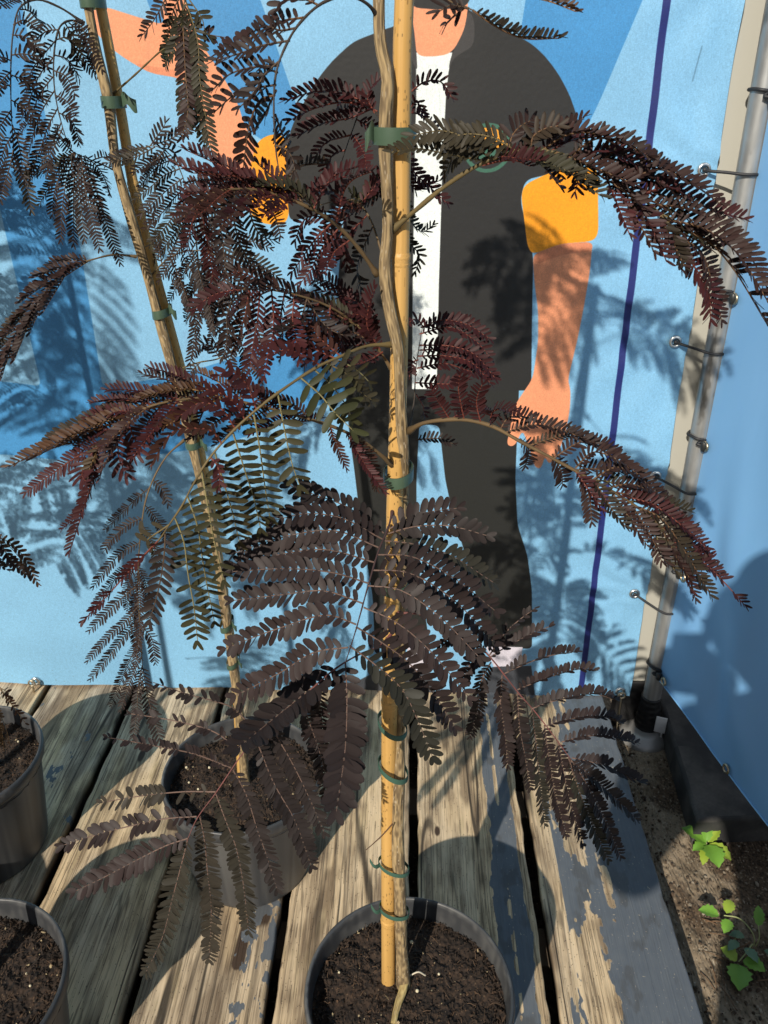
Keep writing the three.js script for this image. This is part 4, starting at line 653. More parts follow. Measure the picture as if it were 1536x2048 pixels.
[5,101,27,0,36,-9,45,89,-364,1312,-968,-377,1311,-970,-392,1303,-973,-400,1294,-977],
[5,100,31,0,36,9,52,85,-358,1319,-982,-349,1310,-986,-344,1294,-993,-339,1269,-1000],
[5,98,25,0,36,-11,59,80,-360,1318,-977,-354,1303,-982,-351,1290,-988,-343,1271,-996],
[5,102,31,0,36,-8,49,87,-355,1321,-987,-343,1314,-977,-335,1303,-964,-318,1275,-948],
[5,106,20,0,36,-1,59,81,-368,1222,-945,-377,1206,-940,-384,1192,-933,-384,1178,-924]]],
[13,4,[-334,1173,-1000,-344,1183,-980,-350,1190,-960,-359,1196,-950,-364,1200,-945],
[[5,103,23,0,36,-5,44,90,-360,1198,-948,-379,1185,-954,-400,1163,-963,-420,1142,-973],
[5,109,18,0,36,-4,39,92,-360,1197,-949,-375,1170,-949,-385,1139,-948,-392,1108,-948],
[5,108,22,0,36,4,35,94,-358,1196,-950,-368,1170,-953,-376,1138,-957,-384,1101,-962],
[5,103,16,0,36,-3,53,84,-356,1195,-953,-353,1166,-941,-344,1133,-925,-334,1106,-905],
[5,108,15,0,36,5,41,91,-354,1194,-955,-350,1158,-965,-348,1119,-978,-345,1074,-995],
[5,107,18,0,36,-6,35,94,-357,1196,-951,-362,1165,-948,-362,1135,-944,-362,1110,-939],
[5,101,15,0,36,-8,47,88,-361,1198,-948,-383,1187,-956,-404,1178,-968,-421,1174,-981],
[5,104,15,0,36,-7,42,91,-353,1194,-956,-345,1181,-968,-345,1166,-985,-350,1149,-1006],
[5,107,22,0,36,-10,43,90,-348,1189,-964,-341,1191,-976,-336,1187,-993,-335,1179,-1013],
[5,104,26,0,36,9,48,87,-360,1197,-949,-382,1175,-952,-395,1154,-957,-403,1132,-963],
[5,98,21,0,36,9,49,87,-357,1195,-952,-350,1170,-949,-345,1150,-944,-340,1130,-939],
[5,98,23,0,36,11,41,91,-362,1199,-947,-365,1206,-937,-364,1214,-922,-359,1221,-904]]],
[17,3,[-330,1251,-1000,-295,1271,-980,-260,1292,-960,-242,1301,-950,-232,1317,-945,-226,1331,-940,-222,1344,-940],
[[6,110,15,0,36,-3,28,96,-227,1329,-941,-243,1311,-952,-254,1294,-968,-263,1281,-986],
[5,116,12,0,36,1,42,91,-238,1344,-940,-251,1328,-944,-262,1317,-950,-275,1307,-958],
[6,117,8,0,36,-3,47,88,-231,1319,-944,-231,1284,-945,-237,1248,-946,-239,1216,-948],
[6,119,10,0,36,4,43,90,-227,1327,-941,-224,1293,-949,-228,1262,-960,-239,1226,-972],
[6,118,8,0,36,9,40,91,-224,1336,-940,-215,1302,-937,-215,1266,-932,-208,1196,-927],
[6,111,15,0,36,5,32,94,-238,1304,-949,-246,1298,-957,-255,1289,-969,-262,1280,-984],
[6,122,10,50,36,-7,42,91,-223,1340,-940,-209,1319,-941,-208,1310,-943,-204,1305,-945],
[3,123,8,0,36,6,32,95,-229,1323,-943,-230,1271,-936,-229,1239,-927,-235,1215,-916],
[3,110,14,35,36,5,35,93,-225,1331,-940,-216,1310,-944,-202,1306,-949,-186,1304,-955],
[6,118,15,0,36,9,39,92,-228,1325,-942,-233,1310,-943,-239,1298,-945,-244,1289,-946],
[5,120,8,0,36,0,38,93,-222,1344,-940,-235,1332,-944,-243,1319,-951,-249,1311,-958],
[6,117,18,0,36,0,38,92,-226,1331,-940,-222,1280,-951,-228,1243,-966,-229,1203,-985]]],
[16,0,[-254,1029,-1000,-249,1091,-985,-246,1132,-970,-248,1164,-960,-256,1193,-950,-271,1205,-940,-281,1204,-940],
[[5,117,11,0,36,-12,44,89,-276,1205,-940,-267,1215,-941,-261,1222,-943,-258,1227,-944],
[5,109,10,0,36,-19,49,85,-273,1206,-940,-258,1210,-943,-245,1216,-947,-231,1222,-952],
[5,104,11,0,36,0,38,92,-279,1204,-940,-292,1200,-939,-306,1195,-938,-323,1188,-936],
[5,104,18,0,36,-13,45,89,-262,1201,-945,-272,1191,-938,-280,1187,-927,-289,1181,-915],
[5,114,9,0,36,-16,45,88,-257,1191,-950,-273,1185,-958,-289,1174,-968,-305,1161,-981],
[5,108,15,0,36,-3,50,87,-252,1181,-954,-268,1175,-955,-284,1164,-956,-304,1150,-957],
[5,112,9,0,36,0,47,88,-249,1172,-957,-264,1162,-953,-279,1150,-947,-294,1137,-940],
[5,103,21,0,36,-11,55,82,-248,1163,-960,-266,1148,-965,-284,1131,-972,-305,1116,-980],
[5,106,11,0,36,0,55,83,-247,1151,-964,-261,1136,-954,-270,1123,-939,-284,1107,-922],
[5,111,12,0,36,2,58,82,-246,1134,-969,-264,1117,-977,-284,1098,-989,-309,1073,-1003],
[5,103,21,0,36,-12,55,82,-247,1114,-976,-263,1098,-975,-276,1082,-973,-293,1059,-971],
[5,103,16,0,36,-6,49,87,-249,1091,-985,-265,1069,-993,-279,1052,-1005,-298,1024,-1019],
[5,113,14,0,36,-16,57,80,-251,1067,-991,-264,1041,-1002,-275,1018,-1019,-286,994,-1038],
[5,110,13,0,36,-20,55,81,-271,1204,-940,-281,1199,-937,-296,1193,-932,-310,1191,-926],
[5,113,13,0,36,-11,60,80,-267,1203,-943,-256,1200,-950,-254,1190,-961,-261,1183,-974],
[5,110,12,0,36,-15,55,82,-250,1079,-988,-236,1065,-984,-231,1046,-978,-226,1024,-972],
[5,113,11,0,36,-12,38,92,-247,1114,-976,-234,1103,-980,-228,1088,-984,-222,1067,-990],
[5,111,16,0,36,-17,49,85,-246,1134,-969,-232,1127,-966,-223,1114,-961,-219,1102,-955],
[5,104,11,0,36,-13,56,82,-253,1042,-997,-246,1015,-1007,-249,987,-1021,-259,956,-1037],
[5,115,12,0,36,-3,48,87,-258,1195,-948,-273,1191,-955,-286,1184,-966,-296,1173,-978]]],
[16,0,[-326,1080,-1000,-348,1084,-990,-365,1083,-970,-386,1077,-960,-408,1062,-950,-433,1035,-940,-458,1005,-930,-485,971,-920],
[[3,113,47,0,36,-8,92,39,-372,1081,-967,-379,1077,-958,-387,1072,-949,-395,1067,-941,-402,1061,-933],
[3,115,58,0,36,-8,92,39,-371,1081,-967,-383,1081,-969,-396,1080,-969,-408,1078,-969,-420,1075,-969],
[3,114,57,0,36,-8,92,39,-383,1078,-962,-390,1073,-952,-397,1068,-944,-404,1063,-935,-412,1057,-928],
[3,118,43,0,36,-8,92,39,-385,1077,-961,-398,1075,-960,-410,1072,-959,-423,1068,-957,-435,1064,-955],
[3,118,53,0,36,-31,80,51,-396,1070,-956,-400,1061,-946,-405,1052,-937,-410,1043,-928,-416,1033,-920],
[3,110,54,0,36,-31,80,51,-398,1069,-955,-412,1064,-958,-426,1058,-961,-439,1051,-963,-452,1043,-964],
[3,105,50,0,36,-46,65,60,-410,1060,-949,-416,1048,-941,-423,1035,-934,-430,1022,-927,-436,1009,-921],
[3,115,51,0,36,-31,80,51,-408,1062,-950,-420,1057,-951,-432,1051,-951,-443,1044,-951,-454,1037,-950],
[3,100,47,0,36,-46,65,60,-421,1048,-945,-428,1037,-939,-434,1026,-933,-441,1015,-927,-448,1003,-923],
[3,116,55,0,36,-46,65,60,-421,1048,-945,-433,1040,-944,-443,1031,-943,-453,1022,-942,-463,1013,-941],
[3,116,42,0,36,-46,65,60,-430,1039,-941,-434,1027,-931,-439,1014,-921,-444,1001,-913,-450,987,-905],
[3,102,42,0,36,-46,65,60,-430,1038,-941,-444,1030,-943,-458,1021,-943,-470,1011,-944,-482,1000,-944],
[3,112,56,0,36,-49,62,62,-440,1026,-937,-444,1015,-930,-447,1003,-923,-451,992,-917,-456,980,-911],
[3,108,43,0,36,-49,62,62,-440,1027,-937,-453,1019,-940,-466,1009,-942,-477,999,-944,-489,988,-945],
[3,109,46,0,36,-49,62,62,-452,1013,-933,-455,1003,-925,-459,992,-918,-463,982,-912,-468,971,-906],
[3,111,48,0,36,-49,62,62,-451,1014,-933,-461,1008,-933,-472,1001,-933,-481,993,-933,-490,985,-933],
[3,114,46,0,36,-51,58,63,-463,999,-928,-465,990,-922,-467,980,-916,-470,970,-911,-473,960,-906],
[3,109,48,0,36,-51,58,63,-462,1001,-929,-473,993,-930,-483,985,-931,-493,976,-932,-502,967,-932],
[3,107,45,0,36,-51,58,63,-472,988,-925,-475,978,-919,-478,968,-913,-481,957,-908,-485,947,-903],
[3,112,48,0,36,-51,58,63,-472,987,-925,-480,979,-924,-488,970,-923,-496,960,-922,-503,950,-921],
[3,100,42,0,36,-51,58,63,-480,977,-922,-482,970,-918,-485,963,-914,-487,956,-911,-490,949,-908],
[3,116,50,0,36,-51,58,63,-481,975,-921,-487,971,-922,-492,966,-922,-497,960,-922,-501,955,-921]]],
[17,0,[-295,845,-1000,-316,829,-985,-331,807,-970,-345,775,-960,-354,735,-950,-362,691,-945,-368,646,-940,-369,595,-930,-372,524,-920],
[[5,114,18,20,36,9,59,80,-339,791,-965,-366,766,-976,-396,734,-993,-428,700,-1013],
[5,107,13,10,36,-12,68,73,-350,752,-954,-369,745,-945,-385,733,-933,-399,716,-918],
[5,112,23,0,36,-7,49,87,-357,717,-948,-382,704,-944,-403,683,-937,-423,658,-930],
[5,114,13,0,36,7,60,80,-362,688,-945,-390,666,-953,-423,628,-965,-457,579,-980],
[5,117,20,0,36,7,50,86,-367,654,-941,-392,635,-932,-411,618,-920,-429,603,-905],
[5,107,18,0,36,-3,64,77,-363,677,-943,-367,617,-935,-371,575,-922,-377,539,-907],
[5,109,20,0,36,4,60,80,-335,801,-968,-324,791,-965,-318,782,-962,-315,771,-958],
[5,111,14,0,36,4,56,83,-346,768,-958,-336,741,-968,-333,714,-982,-333,683,-998],
[5,111,20,0,36,5,48,88,-352,742,-952,-344,718,-954,-341,692,-957,-343,670,-961],
[5,104,23,0,36,12,66,74,-368,624,-936,-388,602,-925,-410,586,-910,-434,561,-892],
[5,111,20,0,36,1,66,75,-369,602,-931,-390,581,-925,-407,560,-915,-441,520,-904],
[5,117,13,0,36,10,60,80,-371,572,-927,-392,534,-935,-414,490,-947,-446,422,-961],
[5,103,20,0,36,-11,51,85,-372,544,-923,-384,522,-916,-394,498,-906,-403,473,-895],
[5,150,21,0,36,12,58,81,-372,532,-921,-369,484,-914,-361,447,-903,-352,415,-891],
[5,109,15,0,36,-4,53,85,-372,532,-921,-379,500,-910,-381,466,-894,-385,434,-875],
[5,106,17,0,36,1,62,78,-362,691,-945,-378,663,-951,-391,629,-959,-399,592,-970],
[5,116,22,0,36,10,65,76,-363,684,-944,-359,648,-950,-362,608,-960,-369,566,-970],
[5,118,20,0,36,5,63,77,-369,595,-930,-356,574,-930,-355,552,-930,-356,530,-930],
[5,104,19,0,36,-11,64,76,-364,669,-943,-380,608,-946,-387,561,-952,-388,511,-959]]],
[15,3,[-295,940,-1000,-263,955,-985,-231,966,-970,-206,985,-960,-187,1012,-950,-177,1043,-945],
[[5,113,14,0,36,4,49,87,-183,1019,-949,-202,1041,-950,-226,1035,-952,-246,1017,-955],
[5,112,15,0,36,-4,53,85,-180,1031,-947,-206,1054,-946,-236,1042,-945,-261,968,-944],
[5,114,19,0,36,-3,38,92,-187,1012,-950,-206,1016,-958,-219,995,-969,-230,963,-982],
[5,112,19,0,36,-10,54,84,-195,999,-955,-206,989,-949,-211,976,-941,-207,964,-931],
[5,114,12,0,36,8,58,81,-179,1037,-946,-213,1063,-956,-246,1057,-971,-271,1032,-988],
[5,111,21,0,36,-10,56,82,-177,1042,-945,-199,1076,-947,-221,1086,-950,-242,1080,-954],
[5,105,13,0,36,4,42,90,-202,989,-959,-195,973,-951,-195,961,-941,-199,949,-929],
[5,117,19,0,36,4,60,80,-183,1019,-949,-175,997,-941,-177,977,-930,-174,957,-917],
[5,116,14,0,36,-2,56,83,-231,966,-970,-241,983,-967,-251,984,-962,-260,974,-956],
[5,113,15,0,36,-5,56,83,-259,956,-983,-269,947,-980,-273,941,-975,-277,933,-970]]],
[14,0,[-313,1057,-1000,-282,1082,-985,-251,1093,-970,-223,1090,-960,-205,1075,-950],
[[5,109,10,0,36,-55,20,81,-294,1073,-991,-296,1089,-994,-299,1105,-999,-303,1121,-1006,-307,1135,-1014],
[5,104,19,0,36,-55,20,81,-294,1072,-991,-280,1063,-980,-268,1051,-970,-258,1036,-961,-249,1019,-955],
[5,104,14,0,36,-51,40,76,-282,1082,-985,-272,1104,-991,-258,1123,-997,-240,1137,-1005,-219,1146,-1014],
[5,105,22,0,36,-51,40,76,-281,1082,-984,-270,1064,-971,-261,1044,-960,-253,1023,-951,-246,1000,-944],
[5,108,20,0,36,-51,40,76,-265,1088,-977,-256,1113,-984,-244,1136,-992,-227,1154,-1002,-206,1167,-1014],
[5,116,19,0,36,-51,40,76,-266,1088,-978,-252,1072,-961,-238,1053,-947,-227,1031,-936,-218,1007,-926],
[5,107,25,0,36,-51,40,76,-252,1093,-971,-239,1112,-975,-221,1127,-980,-200,1137,-985,-177,1140,-990],
[5,108,26,0,36,-51,40,76,-251,1093,-970,-242,1078,-952,-234,1059,-936,-226,1039,-923,-220,1016,-912],
[5,104,13,0,36,-22,55,81,-236,1092,-965,-219,1101,-966,-199,1105,-968,-179,1103,-969,-161,1096,-970],
[5,101,24,0,36,-22,55,81,-235,1091,-964,-232,1073,-952,-229,1053,-942,-226,1032,-934,-223,1011,-927],
[5,115,13,0,36,-4,54,84,-220,1088,-958,-201,1090,-959,-182,1085,-960,-165,1076,-960,-150,1064,-959],
[5,107,11,0,36,-4,54,84,-220,1088,-959,-224,1074,-948,-227,1059,-939,-228,1043,-932,-229,1026,-927],
[5,109,11,0,36,-4,54,84,-207,1078,-951,-195,1080,-952,-183,1078,-953,-172,1073,-953,-162,1065,-953],
[5,105,14,0,36,-4,54,84,-208,1078,-952,-210,1068,-944,-211,1056,-938,-212,1044,-934,-212,1032,-930]]]],"left":[[14,0,[-709,679,-1040,-629,711,-1000,-578,716,-970,-537,705,-950,-517,684,-940],
[[7,119,40,0,50,-5,93,38,-562,715,-963,-542,706,-961,-526,684,-959,-514,645,-956],
[7,127,42,0,50,5,85,53,-578,716,-970,-563,695,-972,-553,669,-975,-538,642,-979],
[5,119,42,0,50,4,96,28,-570,715,-966,-569,684,-964,-564,670,-961,-552,664,-957],
[5,128,44,0,50,-12,90,42,-554,710,-958,-545,692,-952,-530,678,-943,-510,669,-932]]],
[12,0,[-710,467,-980,-643,493,-950,-598,487,-930,-576,464,-920],
[[7,86,26,30,50,3,89,46,-606,488,-934,-592,478,-930,-579,475,-923,-572,467,-916],
[7,86,16,40,50,10,93,36,-590,478,-926,-578,457,-922,-567,444,-916,-555,429,-909],
[7,94,20,30,50,-11,90,43,-598,486,-930,-607,430,-935,-609,394,-943,-616,344,-953],
[7,86,23,30,50,6,92,39,-616,487,-938,-609,442,-933,-603,420,-926,-605,368,-917]]]],"corner":[]};
const STYLE = [[0.026, 0.019, 0.0185], [0.036, 0.033, 0.016], [0.040, 0.0115, 0.0125], [0.029, 0.0155, 0.0135], [0.12, 0.06, 0.025], [0.021, 0.0135, 0.0120], [0.033, 0.029, 0.018], [0.056, 0.027, 0.0135]];
const RIB = [[0.16, 0.105, 0.085], [0.24, 0.21, 0.10], [0.17, 0.05, 0.035], [0.15, 0.085, 0.045], [0.3, 0.18, 0.08], [0.09, 0.06, 0.04], [0.17, 0.13, 0.06], [0.26, 0.15, 0.06]];
const STALK = [[0.12, 0.078, 0.035], [0.055, 0.028, 0.028], [0.15, 0.05, 0.045], [0.125, 0.09, 0.034], [0.04, 0.028, 0.02]];
const leafMat = new THREE.MeshPhysicalMaterial({ vertexColors: true, roughness: 0.52, specularIntensity: 0.36 });
const stalkMat = new THREE.MeshStandardMaterial({ vertexColors: true, roughness: 0.65 });
const R = rng(77), LP = [[0.0, 0.28, 0.28], [0.12, 0.82, 0.72], [0.46, 1.0, 0.98], [0.8, 0.86, 0.84], [0.95, 0.4, 0.5]];
function colored(g, c, vary = 0.12, seed = 1) { const n = g.attributes.position.count, a = new Float32Array(n * 3), p = g.attributes.position; for (let i = 0; i < n; i++) { const k = 1 + vary * 2 * (fbm(p.getX(i) * 90 + p.getZ(i) * 40, p.getY(i) * 60, seed, 3) - 0.5) * 2; a[i * 3] = c[0] * k; a[i * 3 + 1] = c[1] * k; a[i * 3 + 2] = c[2] * k; } g.setAttribute('color', new THREE.BufferAttribute(a, 3)); return g; }
function pinna(row) {
  const [st, llm, foldDeg, sp, pt, nx, ny, nz, ...rest] = row, P = pts3(rest), ll = llm / 10000, N = V(nx, ny, nz).normalize(), c = new THREE.CatmullRomCurve3(P, false, 'centripetal'), L = c.getLength();
  const n = Math.max(4, Math.round(L * 0.95 / (ll * pt / 100 * 1.02))), pos = [], col = [], idx = [], base = STYLE[st], tone = 0.82 + 0.36 * R(), hueR = 0.92 + 0.16 * R();
  const green = R() < 0.12 ? 0.005 : 0;
  const hw = Math.max(pt / 100, st ? 0 : 0.4) * [0.56, 0.38, 0.43, 0.46, 0.45, 0.38, 0.46, 0.44][st]; let gap = 0;
  for (let i = 0; i < n; i++) {
    const s = clamp((i + 0.9) / (n + 0.15), 0, 0.995), p = c.getPointAt(s), t = c.getTangentAt(s), nn = N.clone().addScaledVector(t, -N.dot(t)).normalize(); if (nn.lengthSq() < 0.1) nn.set(0, 1, 0);
    if (sp && gap <= 0 && R() < sp / 100 * 0.5) gap = 1 + Math.floor(R() * 3);
    for (const side of [-1, 1]) {
      if (gap > 0 && R() < 0.8) continue; if (sp && R() < sp / 100 * 0.6) continue; if (R() < 0.012) continue;
      const S = t.clone().cross(nn).multiplyScalar(side), fo = (foldDeg + (R() - 0.5) * 16) * Math.PI / 180, last = i === n - 1, ang = (last ? 24 : (st === 1 ? mix(82, 62, s) : mix(62, 47, s)) + (R() - 0.5) * 10) * Math.PI / 180;
      const l = ll * (0.62 + 0.38 * sm(0, 0.28, s)) * (1 - 0.28 * sm(0.75, 1, s)) * (0.86 + 0.22 * R());
      const out = S.clone().multiplyScalar(Math.cos(fo)).addScaledVector(nn, Math.sin(fo)), d = t.clone().multiplyScalar(Math.cos(ang)).addScaledVector(out, Math.sin(ang)).normalize();
      const ln = nn.clone().multiplyScalar(Math.cos(fo)).addScaledVector(S, -Math.sin(fo)); ln.addScaledVector(d, -ln.dot(d)).normalize(); const tw = (R() - 0.5) * (R() < 0.12 ? 1.6 : 0.6); ln.applyAxisAngle(d, tw);
      const wd = ln.clone().cross(d).multiplyScalar(1), f = tone * (0.86 + 0.28 * R()), b0 = pos.length / 3, curl = (R() - 0.3) * 0.26, bend = 0.06 * side * Math.sign(wd.dot(t) * side || 1);
      const put = (along, wide, lift, k) => { const q = p.clone().addScaledVector(d, along * l).addScaledVector(wd, (wide + bend * along * along * side) * l).addScaledVector(ln, (lift - curl * along * along) * l + 0.0006); pos.push(q.x, q.y, q.z); col.push(base[0] * f * k * hueR, (base[1] + green) * f * k, base[2] * f * k); };
      for (const [a, wl, wr] of LP) { put(a, -wl * hw, 0.0, 1); put(a, 0, -0.03, 1.12); put(a, wr * hw, 0.0, 0.96); }
      put(1, 0.01, 0, 0.95);
      for (let q = 0; q < LP.length - 1; q++) { const a = b0 + q * 3; idx.push(a, a + 1, a + 3, a + 3, a + 1, a + 4, a + 1, a + 2, a + 4, a + 4, a + 2, a + 5); }
      const e = b0 + (LP.length - 1) * 3, tip = e + 3; idx.push(e, e + 1, tip, e + 1, e + 2, tip);
    }
    gap--;
  }
  const g = new THREE.BufferGeometry(); g.setAttribute('position', new THREE.Float32BufferAttribute(pos, 3)); g.setAttribute('color', new THREE.Float32BufferAttribute(col, 3)); g.setIndex(idx); g.computeVertexNormals();
  const rb = tube(P, (t) => 0.00078 - 0.00042 * t, 5, 16, false); rb.deleteAttribute('uv'); colored(rb, RIB[st], 0.1); 
  return mergeGeometries([g, rb]);
}
function bark(seed, light, dark, scar) { return { map: tex(128, 1024, (u, v) => { const s = vn(u * 22, v * 150, seed), f = fbm(u * 8, v * 90, seed + 2, 5), sp = hash(u * 48, v * 420, seed); let c = mix3(dark, light, sm(0.25, 0.8, 0.5 * s + 0.5 * f)); const ridge = sm(0.86, 0.97, 1 - Math.abs(2 * vn(u * 10, v * 6, seed + 5) - 1)); c = mix3(c, [dark[0] * 0.35, dark[1] * 0.35, dark[2] * 0.35], 0.7 * ridge * scar); if (sp > 0.965) c = mix3(c, [0.46, 0.38, 0.27], 0.7); return c; }), bumpMap: tex(128, 1024, (u, v) => 0.5 + 0.5 * (vn(u * 22, v * 150, seed) - 0.5) - 0.4 * sm(0.86, 0.97, 1 - Math.abs(2 * vn(u * 10, v * 6, seed + 5) - 1)) * scar, false), bumpScale: 0.0016, roughness: 0.8 }; }
const trunkMat = new THREE.MeshStandardMaterial(bark(31, [0.42, 0.305, 0.155], [0.15, 0.105, 0.056], 0.5));
function crown(base, lean, heights, len, seed, maxX) {      // drooping fronds all round a stem, as rows in the same form
  const r = rng(seed), out = [];
  for (const h of heights) {
    let a = r() * 6.283; while (Math.cos(a) > maxX) a = r() * 6.283;
    const l = len * (0.8 + 0.35 * r()), P = [V(base[0] + lean * h, h, base[1])], v = V(Math.cos(a), 0.55, Math.sin(a)).normalize();
    for (let k = 0; k < 6; k++) { P.push(P[k].clone().addScaledVector(v, l / 6)); v.y -= 0.26; v.normalize(); }
    const c = new THREE.CatmullRomCurve3(P), rows = [];
    for (let i = 0; i < 9; i++) for (const sd of [-1, 1]) {
      const t = 0.28 + 0.7 * i / 8, p = c.getPointAt(t), T = c.getTangentAt(t), N = V(0, 1, 0.1).addScaledVector(T, -V(0, 1, 0.1).dot(T)).normalize(), S = T.clone().cross(N).multiplyScalar(sd), an = (62 * (1.1 - 0.35 * t) + (r() - 0.5) * 16) * Math.PI / 180;
      const d = T.clone().multiplyScalar(Math.cos(an)).addScaledVector(S, Math.sin(an)).add(V(r() - 0.5, r() - 0.5, r() - 0.5).multiplyScalar(0.25)).normalize(), L = 0.1 * (0.62 + 0.5 * Math.sin(Math.PI * (0.15 + 0.8 * i / 8))) * (0.85 + 0.25 * r()), q = [p.clone()];
      for (let k = 0; k < 4; k++) { q.push(q[k].clone().addScaledVector(d, L / 4)); d.y -= 0.12; d.addScaledVector(T, 0.04).normalize(); }
      rows.push([[3, 5, 2][Math.floor(r() * 3)], 130, 15 + Math.round(r() * 16 - 8), 0, 46, N.x * 100, N.y * 100, N.z * 100, ...q.flatMap((e) => [e.x * 1000, e.y * 1000, e.z * 1000])]);
    }
    out.push([18, 0, P.flatMap((e) => [e.x * 1000, e.y * 1000, e.z * 1000]), [], rows]);
  }
  return out;
}
function makeTree(key, label, trunkPts, rad, extra, more = []) {
  const [x, , z] = [trunkPts[0].x, 0, trunkPts[0].z], t = thing('feathery_tree', label, 'tree', [x, 0, z], 'potted feathery trees'), off = V(-x, 0, -z);
  const uvScale = (g) => { const u = g.attributes.uv; for (let i = 0; i < u.count; i++) u.setXY(i, u.getX(i), u.getY(i) * 0.8); return g; };
  part('trunk', uvScale(tube(trunkPts.map((p) => p.clone().add(off)), rad, 14, trunkPts.length * 7)), trunkMat, t);
  if (extra) extra(t, off);
  const small = [];      // the many small pinnae that cannot be told apart
  (FRONDS[key] ?? []).concat(more).forEach(([r, c, st, rows, minor = []], k) => {
    const P = pts3(st).map((p) => p.add(off)), r0 = r / 13500; const sg = tube(P, (s) => r0 * (1 + 0.9 * sm(0.045, 0, s) + 0.12 * Math.sin(s * 50)) * (1 - 0.62 * s), 8, P.length * 5); sg.deleteAttribute('uv'); colored(sg, STALK[c], 0.22, k);
    const f = part('frond', sg, stalkMat, t);
    const moved = (row) => { const rr = row.slice(); for (let i = 8; i < rr.length; i += 3) { rr[i] += off.x * 1000; rr[i + 2] += off.z * 1000; } return pinna(rr); };
    for (const row of rows) part('pinna', moved(row), leafMat, f);
    for (const row of minor) small.push(moved(row));
  });
  if (small.length) part('small_pinnae', mergeGeometries(small), leafMat, t).userData.kind = 'stuff';
  return t;
}
const T = {"trunk_front": [-7, 60, -715, 2, 147, -700, 8, 207, -690, 1, 279, -680, -2, 401, -668, -5, 496, -660, -5, 596, -662, -5, 699, -664, -5, 794, -664, -4, 907, -662, -4, 974, -658, -7, 1032, -650, -9, 1076, -645, -16, 1107, -648, -20, 1138, -650, -18, 1164, -650, -18, 1189, -650, -20, 1223, -650, -19, 1249, -650, -18, 1268, -650, -23, 1289, -650, -24, 1315, -650], "stake_front": [-16, 195, -690, -16, 465, -672, -15, 705, -657, -12, 884, -655, -9, 1027, -662, -8, 1131, -662, -8, 1222, -662, -8, 1286, -660, -7, 1319, -660], "trunk_back": [-274, 172, -1040, -264, 395, -1010, -265, 547, -1000, -268, 679, -995, -279, 806, -990, -291, 919, -985, -303, 1002, -985, -314, 1079, -985, -323, 1135, -985, -330, 1187, -985, -329, 1247, -985, -334, 1294, -985, -336, 1339, -985, -335, 1365, -985], "stake_back": [-282, 156, -1055, -277, 277, -1045, -268, 433, -1025, -270, 599, -1015, -276, 781, -1010, -287, 912, -1005, -299, 997, -1005, -312, 1087, -1005, -320, 1154, -1005, -324, 1247, -1005, -330, 1340, -1005, -332, 1371, -1005]};
const up = (p, list) => p.concat(list.map((q) => V(...q)));
const tf = up(pts3(T.trunk_front).slice(2), [[-0.022, 1.38, -0.65], [-0.018, 1.46, -0.65], [-0.02, 1.55, -0.652], [-0.016, 1.62, -0.655]]); tf[0].set(0.005, 0.172, -0.687);
makeTree('front', 'tree with dark purple feathery leaves in the front centre pot', tf, (s) => 0.0078 - 0.0034 * sm(0, 0.75, s) + 0.0016 * sm(0.09, 0, s) - 0.0025 * sm(0.8, 1, s) + 0.0004 * Math.sin(s * 70), (t, off) => {
  const rt = part('root', tube([V(0.006, 0.205, -0.687), V(0.004, 0.195, -0.674), V(-0.002, 0.191, -0.658), V(-0.008, 0.186, -0.634)].map((p) => p.add(off)), (s) => 0.0065 - 0.0028 * s, 10, 24), new THREE.MeshStandardMaterial(bark(12, [0.5, 0.4, 0.17], [0.3, 0.22, 0.09], 0.4)), t); tag(rt, 'pale bare root at the soil');
  part('root', tube([V(0.012, 0.2, -0.69), V(0.024, 0.206, -0.692), V(0.034, 0.196, -0.694)].map((p) => p.add(off)), 0.0011, 6, 12), std(0.62, 0.55, 0.42, 0.7), t);
  part('twig', tube([V(-0.011, 0.536, -0.648), V(-0.022, 0.538, -0.63), V(-0.038, 0.548, -0.602)].map((p) => p.add(off)), (s) => 0.0009 - 0.0005 * s, 6, 12), std(0.2, 0.1, 0.05, 0.7), t);
}, crown([-0.02, -0.652], 0, [1.44, 1.48, 1.52, 1.56, 1.6], 0.2, 88, 2));
makeTree('back', 'tree with dark brown feathery leaves in the second row pot, leaning left along its cane', up(pts3(T.trunk_back), [[-0.335, 1.42, -0.985]]), (s) => 0.0078 - 0.0028 * s + 0.0005 * Math.sin(s * 60));
const steps = (a, b, n) => Array.from({ length: n }, (_, i) => a + (b - a) * i / (n - 1));
const stem = (x, z, dx) => [V(x, 0.18, z), V(x + 0.2 * dx, 0.45, z + 0.004), V(x + 0.5 * dx, 0.75, z), V(x + 0.8 * dx, 1.05, z - 0.006), V(x + dx, 1.4, z)];
makeTree('left', 'tree at the left edge in the second row, only drooping leaf tips in view', stem(-0.775, -1.05, -0.025), (s) => 0.009 - 0.004 * s, null, crown([-0.775, -1.05], -0.02, steps(0.78, 1.4, 11), 0.3, 51, 0.35));
makeTree('corner', 'tree in the lower left corner pot, its crown out of view', stem(-0.577, -0.642, -0.05), (s) => 0.009 - 0.004 * s, null, crown([-0.577, -0.642], -0.036, steps(0.7, 1.22, 9), 0.29, 62, -0.1));
makeTree('outer', 'tree left of the lower left corner pot, wholly outside the picture', stem(-0.885, -0.64, -0.02), (s) => 0.009 - 0.004 * s, null, crown([-0.885, -0.64], -0.016, steps(0.9, 1.62, 11), 0.3, 73, 0.9));

